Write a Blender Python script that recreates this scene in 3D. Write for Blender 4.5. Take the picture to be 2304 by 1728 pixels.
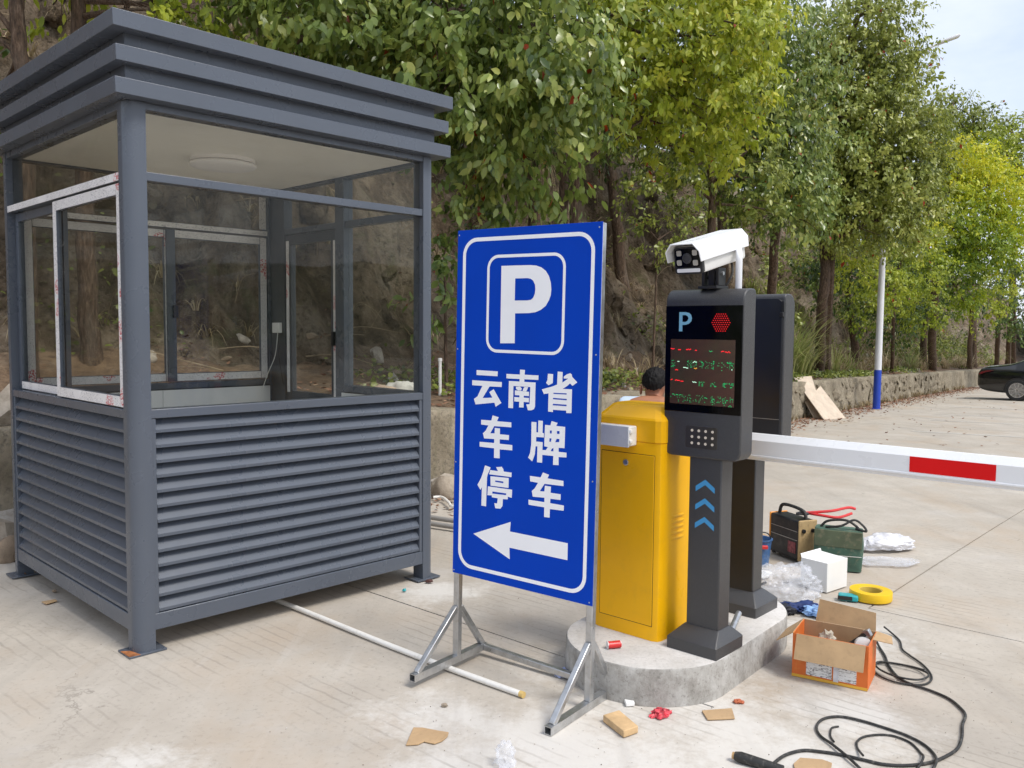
import bpy, bmesh, math, random
import numpy as np
from mathutils import Vector, Matrix, noise as mnoise

for o in list(bpy.data.objects): bpy.data.objects.remove(o, do_unlink=True)
SC = bpy.context.scene
COL = SC.collection
R = math.radians

# ---------------------------------------------------------------- camera
CAM_H = 1.45
F_PX, PITCH, ROLL = 1919.6, 0.0653, 0.0080
W_PX, H_PX = 2304.0, 1728.0
cp, sp = math.cos(PITCH), math.sin(PITCH)
cr, sr = math.cos(ROLL), math.sin(ROLL)
FWD = Vector((0, cp, -sp))
UP0 = Vector((0, sp, cp)); R0 = Vector((1, 0, 0))
RIGHT = R0 * cr + UP0 * sr
UPV = R0 * -sr + UP0 * cr
cam_data = bpy.data.cameras.new('camera')
cam = bpy.data.objects.new('camera', cam_data); COL.objects.link(cam)
cam_data.sensor_width = 36.0; cam_data.sensor_fit = 'HORIZONTAL'
cam_data.lens = 36.0 * F_PX / W_PX
cam_data.clip_start = 0.05; cam_data.clip_end = 2000
m = Matrix((RIGHT, UPV, -FWD)).transposed().to_4x4()
m.translation = Vector((0, 0, CAM_H))
cam.matrix_world = m
SC.camera = cam

def at(px, py, depth):
    """point at world distance `depth` (along +Y) seen at photo pixel px, py"""
    d = FWD + RIGHT * ((px - W_PX / 2) / F_PX) - UPV * ((py - H_PX / 2) / F_PX)
    return Vector((0, 0, CAM_H)) + d * (depth / d.y)

# ---------------------------------------------------------------- world, sun, exposure
SUN_AZ, SUN_EL = R(128), R(56)      # azimuth clockwise from +Y (towards the right and behind the camera)
sun_dir = Vector((math.sin(SUN_AZ) * math.cos(SUN_EL), math.cos(SUN_AZ) * math.cos(SUN_EL), math.sin(SUN_EL)))
world = bpy.data.worlds.new('World'); SC.world = world; world.use_nodes = True
wn, wl = world.node_tree.nodes, world.node_tree.links
wn.clear()
w_out = wn.new('ShaderNodeOutputWorld'); w_bg = wn.new('ShaderNodeBackground'); w_bg.inputs[1].default_value = 0.148
sky = wn.new('ShaderNodeTexSky'); sky.sky_type = 'NISHITA'; sky.sun_disc = False
sky.sun_elevation = SUN_EL; sky.sun_rotation = SUN_AZ
sky.air_density = 1.0; sky.dust_density = 2.5; sky.ozone_density = 1.2
w_tc = wn.new('ShaderNodeTexCoord'); w_map = wn.new('ShaderNodeMapping'); w_map.inputs['Scale'].default_value = (1.6, 1.6, 4.0)
w_noise = wn.new('ShaderNodeTexNoise'); w_noise.inputs['Scale'].default_value = 1.7; w_noise.inputs['Detail'].default_value = 7; w_noise.inputs['Roughness'].default_value = 0.55
w_ramp = wn.new('ShaderNodeValToRGB')
w_ramp.color_ramp.elements[0].position = 0.34; w_ramp.color_ramp.elements[0].color = (0.45, 0.45, 0.45, 1)
w_ramp.color_ramp.elements[1].position = 0.62; w_ramp.color_ramp.elements[1].color = (0.95, 0.95, 0.95, 1)
w_mix = wn.new('ShaderNodeMixRGB'); w_mix.inputs[2].default_value = (4.75, 5.05, 5.65, 1)
wl.new(w_tc.outputs['Generated'], w_map.inputs[0]); wl.new(w_map.outputs[0], w_noise.inputs['Vector'])
wl.new(w_noise.outputs['Fac'], w_ramp.inputs[0]); wl.new(w_ramp.outputs[0], w_mix.inputs[0])
wl.new(sky.outputs[0], w_mix.inputs[1]); wl.new(w_mix.outputs[0], w_bg.inputs[0]); wl.new(w_bg.outputs[0], w_out.inputs[0])
sun_data = bpy.data.lights.new('sun', 'SUN'); sun_data.energy = 1.9; sun_data.angle = R(18); sun_data.color = (1.0, 0.95, 0.87)
sun = bpy.data.objects.new('sun', sun_data); COL.objects.link(sun)
sun.rotation_euler = sun_dir.to_track_quat('Z', 'Y').to_euler()
SC.view_settings.view_transform = 'Standard'; SC.view_settings.look = 'None'
SC.view_settings.exposure = 0.54; SC.view_settings.gamma = 1.0; SC.view_settings.use_curve_mapping = False
SC.render.engine = 'CYCLES'
SC.cycles.max_bounces = 7; SC.cycles.diffuse_bounces = 4; SC.cycles.glossy_bounces = 3; SC.cycles.transmission_bounces = 4; SC.cycles.transparent_max_bounces = 24
SC.cycles.use_adaptive_sampling = True; SC.cycles.adaptive_threshold = 0.02
SC.cycles.use_denoising = True

# ---------------------------------------------------------------- object helpers
def empty(name, loc, rz=0.0):
    o = bpy.data.objects.new(name, None); COL.objects.link(o)
    o.empty_display_size = 0.1
    o.location = loc; o.rotation_euler = (0, 0, rz)
    return o
def tag(o, label=None, cat=None, group=None, kind=None):
    if label: o['label'] = label
    if cat: o['category'] = cat
    if group: o['group'] = group
    if kind: o['kind'] = kind
    return o
def copy_tree(o, parent=None):
    c = o.copy(); COL.objects.link(c); c.parent = parent
    for ch in o.children: copy_tree(ch, c)
    return c

class MB:
    """collects vertices and faces of one mesh"""
    def __init__(s): s.v = []; s.f = []; s.mi = []
    def add(s, vs, fs, mi=0):
        b = len(s.v); s.v += [tuple(p) for p in vs]
        for f in fs: s.f.append(tuple(i + b for i in f)); s.mi.append(mi)
        return s
    def box(s, x0, x1, y0, y1, z0, z1, mi=0):
        return s.add([(x0,y0,z0),(x1,y0,z0),(x1,y1,z0),(x0,y1,z0),(x0,y0,z1),(x1,y0,z1),(x1,y1,z1),(x0,y1,z1)],
              [(0,3,2,1),(4,5,6,7),(0,1,5,4),(1,2,6,5),(2,3,7,6),(3,0,4,7)], mi)
    def prism(s, poly, axis, a, b, mi=0):
        """poly: list of 2D points, extruded along axis ('x','y','z') from a to b"""
        n = len(poly)
        def P(p, t):
            return {'x': (t, p[0], p[1]), 'y': (p[0], t, p[1]), 'z': (p[0], p[1], t)}[axis]
        vs = [P(p, a) for p in poly] + [P(p, b) for p in poly]
        fs = [tuple(range(n - 1, -1, -1)), tuple(range(n, 2 * n))] + [(i, (i + 1) % n, n + (i + 1) % n, n + i) for i in range(n)]
        return s.add(vs, fs, mi)
    def bar(s, p0, p1, w, h, up=(0, 0, 1), mi=0):
        p0 = Vector(p0); p1 = Vector(p1); d = (p1 - p0).normalized(); up = Vector(up)
        if abs(d.dot(up)) > 0.95: up = Vector((1, 0, 0)) if abs(d.x) < 0.9 else Vector((0, 1, 0))
        sx = d.cross(up).normalized() * (w / 2); sy = sx.cross(d).normalized() * (h / 2)
        vs = []
        for p in (p0, p1): vs += [p - sx - sy, p + sx - sy, p + sx + sy, p - sx + sy]
        return s.add(vs, [(0,3,2,1),(4,5,6,7),(0,1,5,4),(1,2,6,5),(2,3,7,6),(3,0,4,7)], mi)
    def tube(s, pts, r, n=10, cap=True, mi=0):
        pts = [Vector(p) for p in pts]; m_ = len(pts)
        rr = r if isinstance(r, (list, tuple)) else [r] * m_
        t0 = (pts[1] - pts[0]).normalized()
        nrm = t0.orthogonal().normalized(); vs = []
        for i, p in enumerate(pts):
            t = (pts[min(i + 1, m_ - 1)] - pts[max(i - 1, 0)]).normalized()
            nrm = (nrm - t * nrm.dot(t))
            if nrm.length < 1e-6: nrm = t.orthogonal()
            nrm.normalize(); bn = t.cross(nrm)
            for k in range(n):
                a = 2 * math.pi * k / n
                vs.append(p + (nrm * math.cos(a) + bn * math.sin(a)) * rr[i])
        fs = [(i*n+k, i*n+(k+1)%n, (i+1)*n+(k+1)%n, (i+1)*n+k) for i in range(m_-1) for k in range(n)]
        if cap: fs += [tuple(range(n-1,-1,-1)), tuple(range((m_-1)*n, m_*n))]
        return s.add(vs, fs, mi)
    def lathe(s, prof, n=24, c=(0,0,0), mi=0):
        """prof: (radius, z) pairs"""
        vs = []; m_ = len(prof)
        for r_, z in prof:
            for k in range(n):
                a = 2*math.pi*k/n; vs.append((c[0]+r_*math.cos(a), c[1]+r_*math.sin(a), c[2]+z))
        fs = [(i*n+k, i*n+(k+1)%n, (i+1)*n+(k+1)%n, (i+1)*n+k) for i in range(m_-1) for k in range(n)]
        fs += [tuple(range(n-1,-1,-1)), tuple(range((m_-1)*n, m_*n))]
        return s.add(vs, fs, mi)
    def grid(s, fn, nu, nv, mi=0, closed_u=False):
        vs = [fn(i/(nu-1 if not closed_u else nu), j/(nv-1)) for j in range(nv) for i in range(nu)]
        fs = []
        for j in range(nv-1):
            for i in range(nu if closed_u else nu-1):
                k = (i+1) % nu
                fs.append((j*nu+i, j*nu+k, (j+1)*nu+k, (j+1)*nu+i))
        return s.add(vs, fs, mi)
    def build(s, name, mats, parent=None, smooth=False, bevel=0, seg=2, loc=None, rz=0, weld=False, angle=35):
        me = bpy.data.meshes.new(name)
        me.from_pydata(s.v, [], s.f)
        if not isinstance(mats, (list, tuple)): mats = [mats]
        for mm in mats: me.materials.append(mm)
        if len(mats) > 1: me.polygons.foreach_set('material_index', s.mi)
        bm = bmesh.new(); bm.from_mesh(me)
        if weld: bmesh.ops.remove_doubles(bm, verts=bm.verts, dist=1e-5)
        bmesh.ops.recalc_face_normals(bm, faces=bm.faces); bm.to_mesh(me); bm.free()
        o = bpy.data.objects.new(name, me); COL.objects.link(o)
        if parent: o.parent = parent
        if loc is not None: o.location = loc
        if rz: o.rotation_euler = (0, 0, rz)
        if smooth: me.polygons.foreach_set('use_smooth', [True]*len(me.polygons)); me.set_sharp_from_angle(angle=R(angle))
        if bevel:
            b = o.modifiers.new('bevel', 'BEVEL'); b.width = bevel; b.segments = seg; b.limit_method = 'ANGLE'; b.angle_limit = R(40); b.harden_normals = False
            if not smooth: me.polygons.foreach_set('use_smooth', [True]*len(me.polygons)); me.set_sharp_from_angle(angle=R(30))
        return o
def link_mesh(name, me, parent=None, loc=None, rz=0):
    o = bpy.data.objects.new(name, me); COL.objects.link(o)
    if parent: o.parent = parent
    if loc is not None: o.location = loc
    o.rotation_euler = (0, 0, rz); return o
def rrect(x0, x1, y0, y1, r, n=6):
    out = []
    for cx, cy, a0 in ((x1-r, y0+r, -90), (x1-r, y1-r, 0), (x0+r, y1-r, 90), (x0+r, y0+r, 180)):
        for k in range(n+1):
            a = R(a0 + 90*k/n); out.append((cx + r*math.cos(a), cy + r*math.sin(a)))
    return out
def catmull(pts, n=8, closed=False):
    pts = [Vector(p) for p in pts]; out = []; L = len(pts)
    for i in range(L if closed else L-1):
        g = lambda k: pts[k % L] if closed else pts[min(max(k, 0), L-1)]
        p0, p1, p2, p3 = g(i-1), g(i), g(i+1), g(i+2)
        for k in range(n):
            t = k/n
            out.append(0.5*((2*p1)+(p2-p0)*t+(2*p0-5*p1+4*p2-p3)*t*t+(3*p1-p0-3*p2+p3)*t**3))
    if not closed: out.append(pts[-1])
    return out

# ---------------------------------------------------------------- material helpers
class NT:
    def __init__(s, name):
        s.m = bpy.data.materials.new(name); s.m.use_nodes = True
        s.t = s.m.node_tree; s.t.nodes.clear()
        s.out = s.n('ShaderNodeOutputMaterial'); s.p = s.n('ShaderNodeBsdfPrincipled')
        s.l(s.p.outputs[0], s.out.inputs[0])
    def n(s, t, **kw):
        nd = s.t.nodes.new(t)
        for k, v in kw.items(): setattr(nd, k, v)
        return nd
    def l(s, a, b): s.t.links.new(a, b)
    def val(s, node, **kw):
        for k, v in kw.items(): node.inputs[k.replace('_', ' ')].default_value = v
        return node
    def pos(s, scale=(1,1,1), rot=(0,0,0), obj=False):
        if obj: src = s.n('ShaderNodeTexCoord').outputs['Object']
        else: src = s.n('ShaderNodeNewGeometry').outputs['Position']
        mp = s.n('ShaderNodeMapping'); mp.inputs['Scale'].default_value = scale; mp.inputs['Rotation'].default_value = rot
        s.l(src, mp.inputs[0]); return mp.outputs[0]
    def noise(s, vec, scale, detail=4, rough=0.55, out='Fac'):
        nd = s.n('ShaderNodeTexNoise'); nd.inputs['Scale'].default_value = scale; nd.inputs['Detail'].default_value = detail; nd.inputs['Roughness'].default_value = rough
        s.l(vec, nd.inputs['Vector']); return nd.outputs[out]
    def ramp(s, fac, stops):
        nd = s.n('ShaderNodeValToRGB'); cr_ = nd.color_ramp
        while len(cr_.elements) < len(stops): cr_.elements.new(0.5)
        for e, (p, c) in zip(cr_.elements, stops):
            e.position = p; e.color = (c, c, c, 1) if isinstance(c, (int, float)) else (*c, 1)
        s.l(fac, nd.inputs[0]); return nd.outputs[0]
    def mix(s, fac, a, b, blend='MIX'):
        nd = s.n('ShaderNodeMixRGB', blend_type=blend)
        for i, x in ((0, fac), (1, a), (2, b)):
            if isinstance(x, (int, float)): nd.inputs[i].default_value = x if i == 0 else (x, x, x, 1)
            elif isinstance(x, tuple): nd.inputs[i].default_value = (*x, 1)
            else: s.l(x, nd.inputs[i])
        return nd.outputs[0]
    def math(s, op, a, b=0.0):
        nd = s.n('ShaderNodeMath', operation=op)
        for i, x in ((0, a), (1, b)):
            if isinstance(x, (int, float)): nd.inputs[i].default_value = x
            else: s.l(x, nd.inputs[i])
        return nd.outputs[0]
    def bump(s, h, strength=0.3, dist=0.01, normal=None):
        b = s.n('ShaderNodeBump'); b.inputs['Strength'].default_value = strength; b.inputs['Distance'].default_value = dist
        s.l(h, b.inputs['Height'])
        if normal is not None: s.l(normal, b.inputs['Normal'])
        s.l(b.outputs[0], s.p.inputs['Normal']); return b.outputs[0]
    def col(s, c):
        if isinstance(c, tuple): s.p.inputs['Base Color'].default_value = (*c, 1)
        else: s.l(c, s.p.inputs['Base Color'])
    def rough(s, r):
        if isinstance(r, (int, float)): s.p.inputs['Roughness'].default_value = r
        else: s.l(r, s.p.inputs['Roughness'])
MAT = {}
def simple(name, c, rough=0.5, metal=0.0, var=0.12, scale=6.0, bump=0.0, bscale=80.0, spec=0.5, dirt=None, obj=True, coat=0):
    """painted / plain surface with slight unevenness in colour and gloss"""
    t = NT(name); v = t.pos(obj=obj)
    n1 = t.noise(v, scale, 5)
    dark = tuple(x*(1-var) for x in c); lite = tuple(min(1, x*(1+var)) for x in c)
    base = t.ramp(n1, [(0.3, dark), (0.7, lite)])
    if dirt:
        n2 = t.noise(v, scale*3.1, 8, 0.65); base = t.mix(t.ramp(n2, [(0.52, 0.0), (0.72, dirt[1])]), base, dirt[0])
    t.col(base); t.p.inputs['Metallic'].default_value = metal; t.p.inputs['Specular IOR Level'].default_value = spec
    t.rough(t.ramp(t.noise(v, scale*2.3, 4), [(0.3, max(0.02, rough-0.06)), (0.7, min(1, rough+0.08))]))
    if bump: t.bump(t.noise(v, bscale, 3), bump, 0.002)
    if coat: t.p.inputs['Coat Weight'].default_value = coat; t.p.inputs['Coat Roughness'].default_value = 0.08
    MAT[name] = t.m; return t.m
# ---------------------------------------------------------------- sign lettering outlines (metres on the panel)
SIGN_CHARS = [[[(0.1122, 0.8654), (0.2221, 0.865), (0.221, 0.8454), (0.1126, 0.8451)], [(0.0901, 0.8224), (0.2435, 0.8231), (0.2432, 0.8032), (0.1816, 0.8021), (0.1467, 0.7524), (0.1966, 0.7574), (0.1802, 0.7789), (0.2028, 0.7921), (0.2434, 0.7388), (0.2144, 0.7214), (0.2076, 0.7378), (0.11, 0.7235), (0.1009, 0.7458), (0.1192, 0.7572), (0.1438, 0.8021), (0.0904, 0.8019)]], [[(0.3326, 0.8775), (0.3562, 0.8773), (0.3552, 0.8585), (0.4217, 0.859), (0.4214, 0.8413), (0.3545, 0.8405), (0.3544, 0.8302), (0.4088, 0.8308), (0.4083, 0.7361), (0.4033, 0.7258), (0.3912, 0.7206), (0.3746, 0.7194), (0.366, 0.7422), (0.3818, 0.7439), (0.3838, 0.8116), (0.3016, 0.8108), (0.302, 0.722), (0.2786, 0.7217), (0.2785, 0.8298), (0.3308, 0.8302), (0.3313, 0.8402), (0.2662, 0.8394), (0.2658, 0.8573), (0.332, 0.858)], [(0.3143, 0.8086), (0.3341, 0.8106), (0.3432, 0.8031), (0.3398, 0.7951), (0.3255, 0.7943), (0.3145, 0.8)], [(0.3556, 0.8101), (0.374, 0.8105), (0.3699, 0.8017), (0.3648, 0.7929), (0.347, 0.7941), (0.3504, 0.8035)], [(0.3092, 0.7939), (0.3779, 0.7923), (0.3783, 0.7755), (0.3531, 0.7753), (0.3533, 0.7679), (0.3785, 0.7681), (0.3782, 0.751), (0.3533, 0.7507), (0.3538, 0.7287), (0.3313, 0.7276), (0.3315, 0.7501), (0.3073, 0.7496), (0.3069, 0.7672), (0.3318, 0.7677), (0.332, 0.7754), (0.3096, 0.7752)]], [[(0.4652, 0.8679), (0.4898, 0.8676), (0.489, 0.833), (0.4697, 0.8234), (0.4579, 0.8319), (0.4641, 0.8434)], [(0.5105, 0.8787), (0.5332, 0.8778), (0.533, 0.8381), (0.5327, 0.8372), (0.5584, 0.8541), (0.5388, 0.8531), (0.5386, 0.8603), (0.5514, 0.8696), (0.5675, 0.8752), (0.5741, 0.8706), (0.5769, 0.8612), (0.5999, 0.8421), (0.5785, 0.8274), (0.5676, 0.8363), (0.5558, 0.8262), (0.5349, 0.8135), (0.5772, 0.8143), (0.5774, 0.7238), (0.5537, 0.7225), (0.5535, 0.7316), (0.4929, 0.7303), (0.4931, 0.7214), (0.4705, 0.7216), (0.4704, 0.7922), (0.4491, 0.7881), (0.4388, 0.8057), (0.4866, 0.8196), (0.5091, 0.8286)]], [[(0.1999, 0.6854), (0.231, 0.6805), (0.2231, 0.6636), (0.2949, 0.6648), (0.2953, 0.645), (0.2091, 0.6423), (0.1899, 0.6116), (0.2116, 0.6131), (0.2123, 0.6354), (0.2387, 0.6355), (0.2384, 0.6118), (0.2846, 0.6128), (0.2842, 0.5928), (0.2385, 0.5911), (0.2388, 0.5734), (0.3023, 0.5742), (0.3024, 0.5529), (0.2393, 0.5504), (0.24, 0.5137), (0.2109, 0.513), (0.2109, 0.5518), (0.1355, 0.5512), (0.1351, 0.5711), (0.2105, 0.5735), (0.2105, 0.5898), (0.1583, 0.5873), (0.1513, 0.608), (0.1666, 0.6214), (0.1789, 0.6426), (0.1413, 0.6431), (0.1409, 0.6626), (0.1934, 0.6641)]], [[(0.3933, 0.6753), (0.417, 0.6759), (0.4176, 0.6362), (0.4256, 0.6364), (0.4255, 0.6831), (0.4469, 0.6835), (0.447, 0.6361), (0.4539, 0.636), (0.4536, 0.6193), (0.4174, 0.6177), (0.4174, 0.6), (0.4486, 0.6004), (0.4481, 0.5193), (0.4239, 0.5192), (0.4241, 0.5814), (0.4154, 0.581), (0.4127, 0.5488), (0.4011, 0.5197), (0.3807, 0.5322), (0.3898, 0.5519), (0.3943, 0.5839)], [(0.4876, 0.6861), (0.5159, 0.6816), (0.5099, 0.6691), (0.5509, 0.6689), (0.5501, 0.5871), (0.5233, 0.5859), (0.5237, 0.5703), (0.5597, 0.571), (0.5599, 0.5525), (0.5242, 0.5503), (0.5251, 0.5189), (0.4993, 0.5171), (0.4994, 0.5516), (0.4484, 0.5506), (0.4479, 0.5692), (0.464, 0.571), (0.4739, 0.5839), (0.4561, 0.5848), (0.4575, 0.6689), (0.483, 0.669)]], [[(0.1654, 0.477), (0.1952, 0.4717), (0.1815, 0.4429), (0.1771, 0.4302), (0.1751, 0.3083), (0.1501, 0.308), (0.1514, 0.3843), (0.1438, 0.3726), (0.1277, 0.3916), (0.1468, 0.4232), (0.158, 0.4519)], [(0.223, 0.4758), (0.2523, 0.4812), (0.26, 0.4709), (0.2617, 0.4628), (0.3017, 0.463), (0.3014, 0.4447), (0.1881, 0.4425), (0.1927, 0.4609), (0.2328, 0.4609)], [(0.1947, 0.4356), (0.2878, 0.4396), (0.2876, 0.3992), (0.1963, 0.3967)], [(0.1824, 0.3923), (0.3061, 0.3945), (0.3046, 0.3612), (0.2853, 0.3633), (0.2848, 0.3523), (0.2606, 0.3501), (0.2593, 0.3222), (0.249, 0.3092), (0.2225, 0.3073), (0.2175, 0.3276), (0.2316, 0.3283), (0.2342, 0.3497), (0.2045, 0.3497), (0.2035, 0.3577), (0.1808, 0.3552)]], [[(0.4532, 0.482), (0.482, 0.4764), (0.4753, 0.4614), (0.5491, 0.4607), (0.5497, 0.4407), (0.4615, 0.4382), (0.4405, 0.4067), (0.4618, 0.4084), (0.464, 0.4314), (0.492, 0.4311), (0.4913, 0.407), (0.5379, 0.4074), (0.5379, 0.385), (0.4908, 0.3834), (0.4902, 0.3663), (0.5539, 0.3659), (0.5532, 0.3454), (0.4895, 0.3429), (0.4893, 0.3088), (0.4633, 0.3078), (0.463, 0.3458), (0.3882, 0.3454), (0.387, 0.3656), (0.4629, 0.3663), (0.4628, 0.3837), (0.4072, 0.3802), (0.4021, 0.4025), (0.4159, 0.4146), (0.431, 0.4382), (0.3935, 0.4394), (0.3912, 0.461), (0.4426, 0.4612)]]]
SIGN_HOLES = [[(0.4939, 0.7959), (0.554, 0.7974), (0.5535, 0.7932), (0.494, 0.7917)], [(0.4921, 0.7761), (0.5549, 0.7763), (0.5547, 0.7714), (0.4922, 0.7711)], [(0.4923, 0.7533), (0.5545, 0.7541), (0.5547, 0.7487), (0.4918, 0.7477)], [(0.4815, 0.6492), (0.4902, 0.6495), (0.4898, 0.6383), (0.4817, 0.6381)], [(0.5143, 0.6501), (0.5256, 0.6506), (0.5256, 0.6395), (0.5146, 0.6393)], [(0.4802, 0.6188), (0.4897, 0.6187), (0.4866, 0.6055), (0.4805, 0.6054)], [(0.5135, 0.6197), (0.5258, 0.6201), (0.5254, 0.6083), (0.5078, 0.6065)], [(0.4878, 0.57), (0.491, 0.5773), (0.4993, 0.5833), (0.4996, 0.5699)], [(0.2203, 0.421), (0.261, 0.4218), (0.2612, 0.4153), (0.2204, 0.4157)], [(0.2067, 0.3741), (0.2769, 0.3754), (0.2763, 0.3688), (0.2068, 0.3657)]]
SIGN_ARROW = [(0.1106, 0.1839), (0.3023, 0.2632), (0.2994, 0.2238), (0.5759, 0.2227), (0.576, 0.1567), (0.2982, 0.1575), (0.3011, 0.1102)]
SIGN_P = [(0.2298, 1.2867), (0.2923, 1.2869), (0.3717, 1.2864), (0.4004, 1.2837), (0.4237, 1.2764), (0.4449, 1.2623), (0.4598, 1.2421), (0.4687, 1.2178), (0.472, 1.1916), (0.4699, 1.1692), (0.4621, 1.1501), (0.4482, 1.1291), (0.4254, 1.1133), (0.4005, 1.1041), (0.3702, 1.1004), (0.3021, 1.0986), (0.3033, 0.9808), (0.2312, 0.9786)]
SIGN_P_HOLE = [(0.3, 1.2356), (0.3611, 1.2361), (0.3761, 1.2328), (0.387, 1.225), (0.3958, 1.21), (0.3977, 1.1936), (0.3956, 1.1759), (0.3885, 1.1604), (0.378, 1.1524), (0.3609, 1.1497), (0.2997, 1.1494)]
# ---------------------------------------------------------------- shared materials
simple('booth_paint', (0.088, 0.103, 0.131), 0.28, var=0.05, scale=2.2, bump=0.03, bscale=300, dirt=((0.17, 0.165, 0.16), 0.04))
simple('booth_dark', (0.055, 0.062, 0.074), 0.45, var=0.08)
simple('steel', (0.50, 0.51, 0.52), 0.33, metal=0.85, var=0.18, scale=14, dirt=((0.30, 0.27, 0.23), 0.5), bump=0.1, bscale=120)
simple('rust', (0.30, 0.11, 0.035), 0.85, var=0.5, scale=40, bump=0.5, bscale=120)
simple('white_plastic', (0.78, 0.78, 0.76), 0.35, var=0.03, dirt=((0.55, 0.5, 0.42), 0.12))
simple('white_panel', (0.74, 0.75, 0.76), 0.4, var=0.03, scale=2)
simple('ceiling_white', (0.91, 0.88, 0.82), 0.5, var=0.04, scale=2, dirt=((0.6, 0.55, 0.45), 0.2))
simple('lamp_white', (0.92, 0.90, 0.91), 0.35, var=0.02)
simple('pipe_white', (0.80, 0.78, 0.74), 0.4, var=0.04, scale=10, dirt=((0.5, 0.45, 0.36), 0.35))
simple('yellow_paint', (0.98, 0.50, 0.005), 0.33, spec=0.3, var=0.05, scale=4, bump=0.03, bscale=300, dirt=((0.5, 0.28, 0.05), 0.15))
simple('tape_yellow', (0.82, 0.52, 0.01), 0.4, var=0.05)
simple('black_plastic', (0.018, 0.018, 0.019), 0.4, var=0.2)
simple('black_rubber', (0.022, 0.022, 0.021), 0.55, var=0.25, scale=20, dirt=((0.25, 0.23, 0.2), 0.4))
simple('dark_metal', (0.06, 0.06, 0.065), 0.4, metal=0.3, var=0.2)
simple('sign_blue', (0.0003, 0.052, 0.48), 0.45, spec=0.10, var=0.05, scale=2.5, dirt=((0.01, 0.05, 0.38), 0.10))
simple('sign_white', (0.91, 0.92, 0.96), 0.35, var=0.02)
simple('boom_white', (0.84, 0.85, 0.87), 0.3, var=0.015)
simple('boom_red', (0.74, 0.006, 0.008), 0.4, spec=0.2, var=0.05)
simple('chevron_blue', (0.07, 0.34, 0.66), 0.4, var=0.05)
simple('letter_blue', (0.24, 0.52, 0.70), 0.4, var=0.04)
simple('red_plastic', (0.62, 0.03, 0.03), 0.35, var=0.1)
simple('card', (0.46, 0.31, 0.17), 0.85, var=0.12, scale=9, bump=0.15, bscale=60, dirt=((0.30, 0.20, 0.11), 0.5))
simple('card_orange', (0.66, 0.15, 0.025), 0.6, var=0.12, scale=6, dirt=((0.62, 0.34, 0.08), 0.7))
simple('wood', (0.56, 0.38, 0.20), 0.75, var=0.2, scale=18, bump=0.2, bscale=90)
simple('teal_paint', (0.02, 0.33, 0.36), 0.45, var=0.2, scale=20)
simple('green_bag', (0.055, 0.12, 0.085), 0.7, var=0.35, scale=9, bump=0.3, bscale=60, dirt=((0.30, 0.27, 0.17), 0.6))
simple('khaki_side', (0.44, 0.31, 0.15), 0.8, var=0.2, scale=12, dirt=((0.2, 0.13, 0.06), 0.6), bump=0.2)
simple('orange_plastic', (0.75, 0.27, 0.02), 0.4, var=0.1)
simple('blue_plastic', (0.05, 0.13, 0.30), 0.35, var=0.3, scale=12, dirt=((0.3, 0.33, 0.36), 0.5))
simple('green_plastic', (0.01, 0.40, 0.25), 0.4, var=0.1)
simple('shirt', (0.50, 0.60, 0.74), 0.85, var=0.06, scale=12)
simple('skin', (0.36, 0.155, 0.085), 0.55, var=0.08, scale=8)
simple('hair', (0.010, 0.009, 0.009), 0.6, spec=0.15, var=0.4, scale=60, bump=0.6, bscale=180)
simple('trousers', (0.03, 0.035, 0.05), 0.85, var=0.2)
simple('car_black', (0.006, 0.007, 0.009), 0.12, var=0.1, coat=0.8)
simple('tyre', (0.025, 0.025, 0.026), 0.8, var=0.2)
simple('rim', (0.55, 0.55, 0.56), 0.28, metal=0.9, var=0.05)
simple('tail_red', (0.16, 0.006, 0.01), 0.15, var=0.1)
simple('car_glass', (0.01, 0.012, 0.014), 0.05, var=0.05)
simple('pole_white', (0.76, 0.77, 0.80), 0.35, var=0.03)
simple('pole_blue', (0.015, 0.06, 0.45), 0.35, var=0.06)
simple('paper_white', (0.80, 0.80, 0.79), 0.6, var=0.03)
simple('leather_tan', (0.40, 0.25, 0.11), 0.6, var=0.2, scale=30)
simple('road_paint', (0.62, 0.60, 0.55), 0.7, var=0.15, scale=30, dirt=((0.42, 0.38, 0.33), 0.9))
simple('clear_dirt', (0.5, 0.5, 0.5), 0.5)

def speckled():
    t = NT('terminal_paint'); v = t.pos(obj=True)
    n = t.noise(v, 900, 2, 0.6)
    t.col(t.ramp(n, [(0.35, (0.032, 0.032, 0.034)), (0.62, (0.058, 0.058, 0.061)), (0.74, (0.17, 0.17, 0.18))]))
    t.p.inputs['Specular IOR Level'].default_value = 0.6; t.rough(0.38); t.bump(n, 0.35, 0.0015)
    MAT['terminal_paint'] = t.m
speckled()

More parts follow.
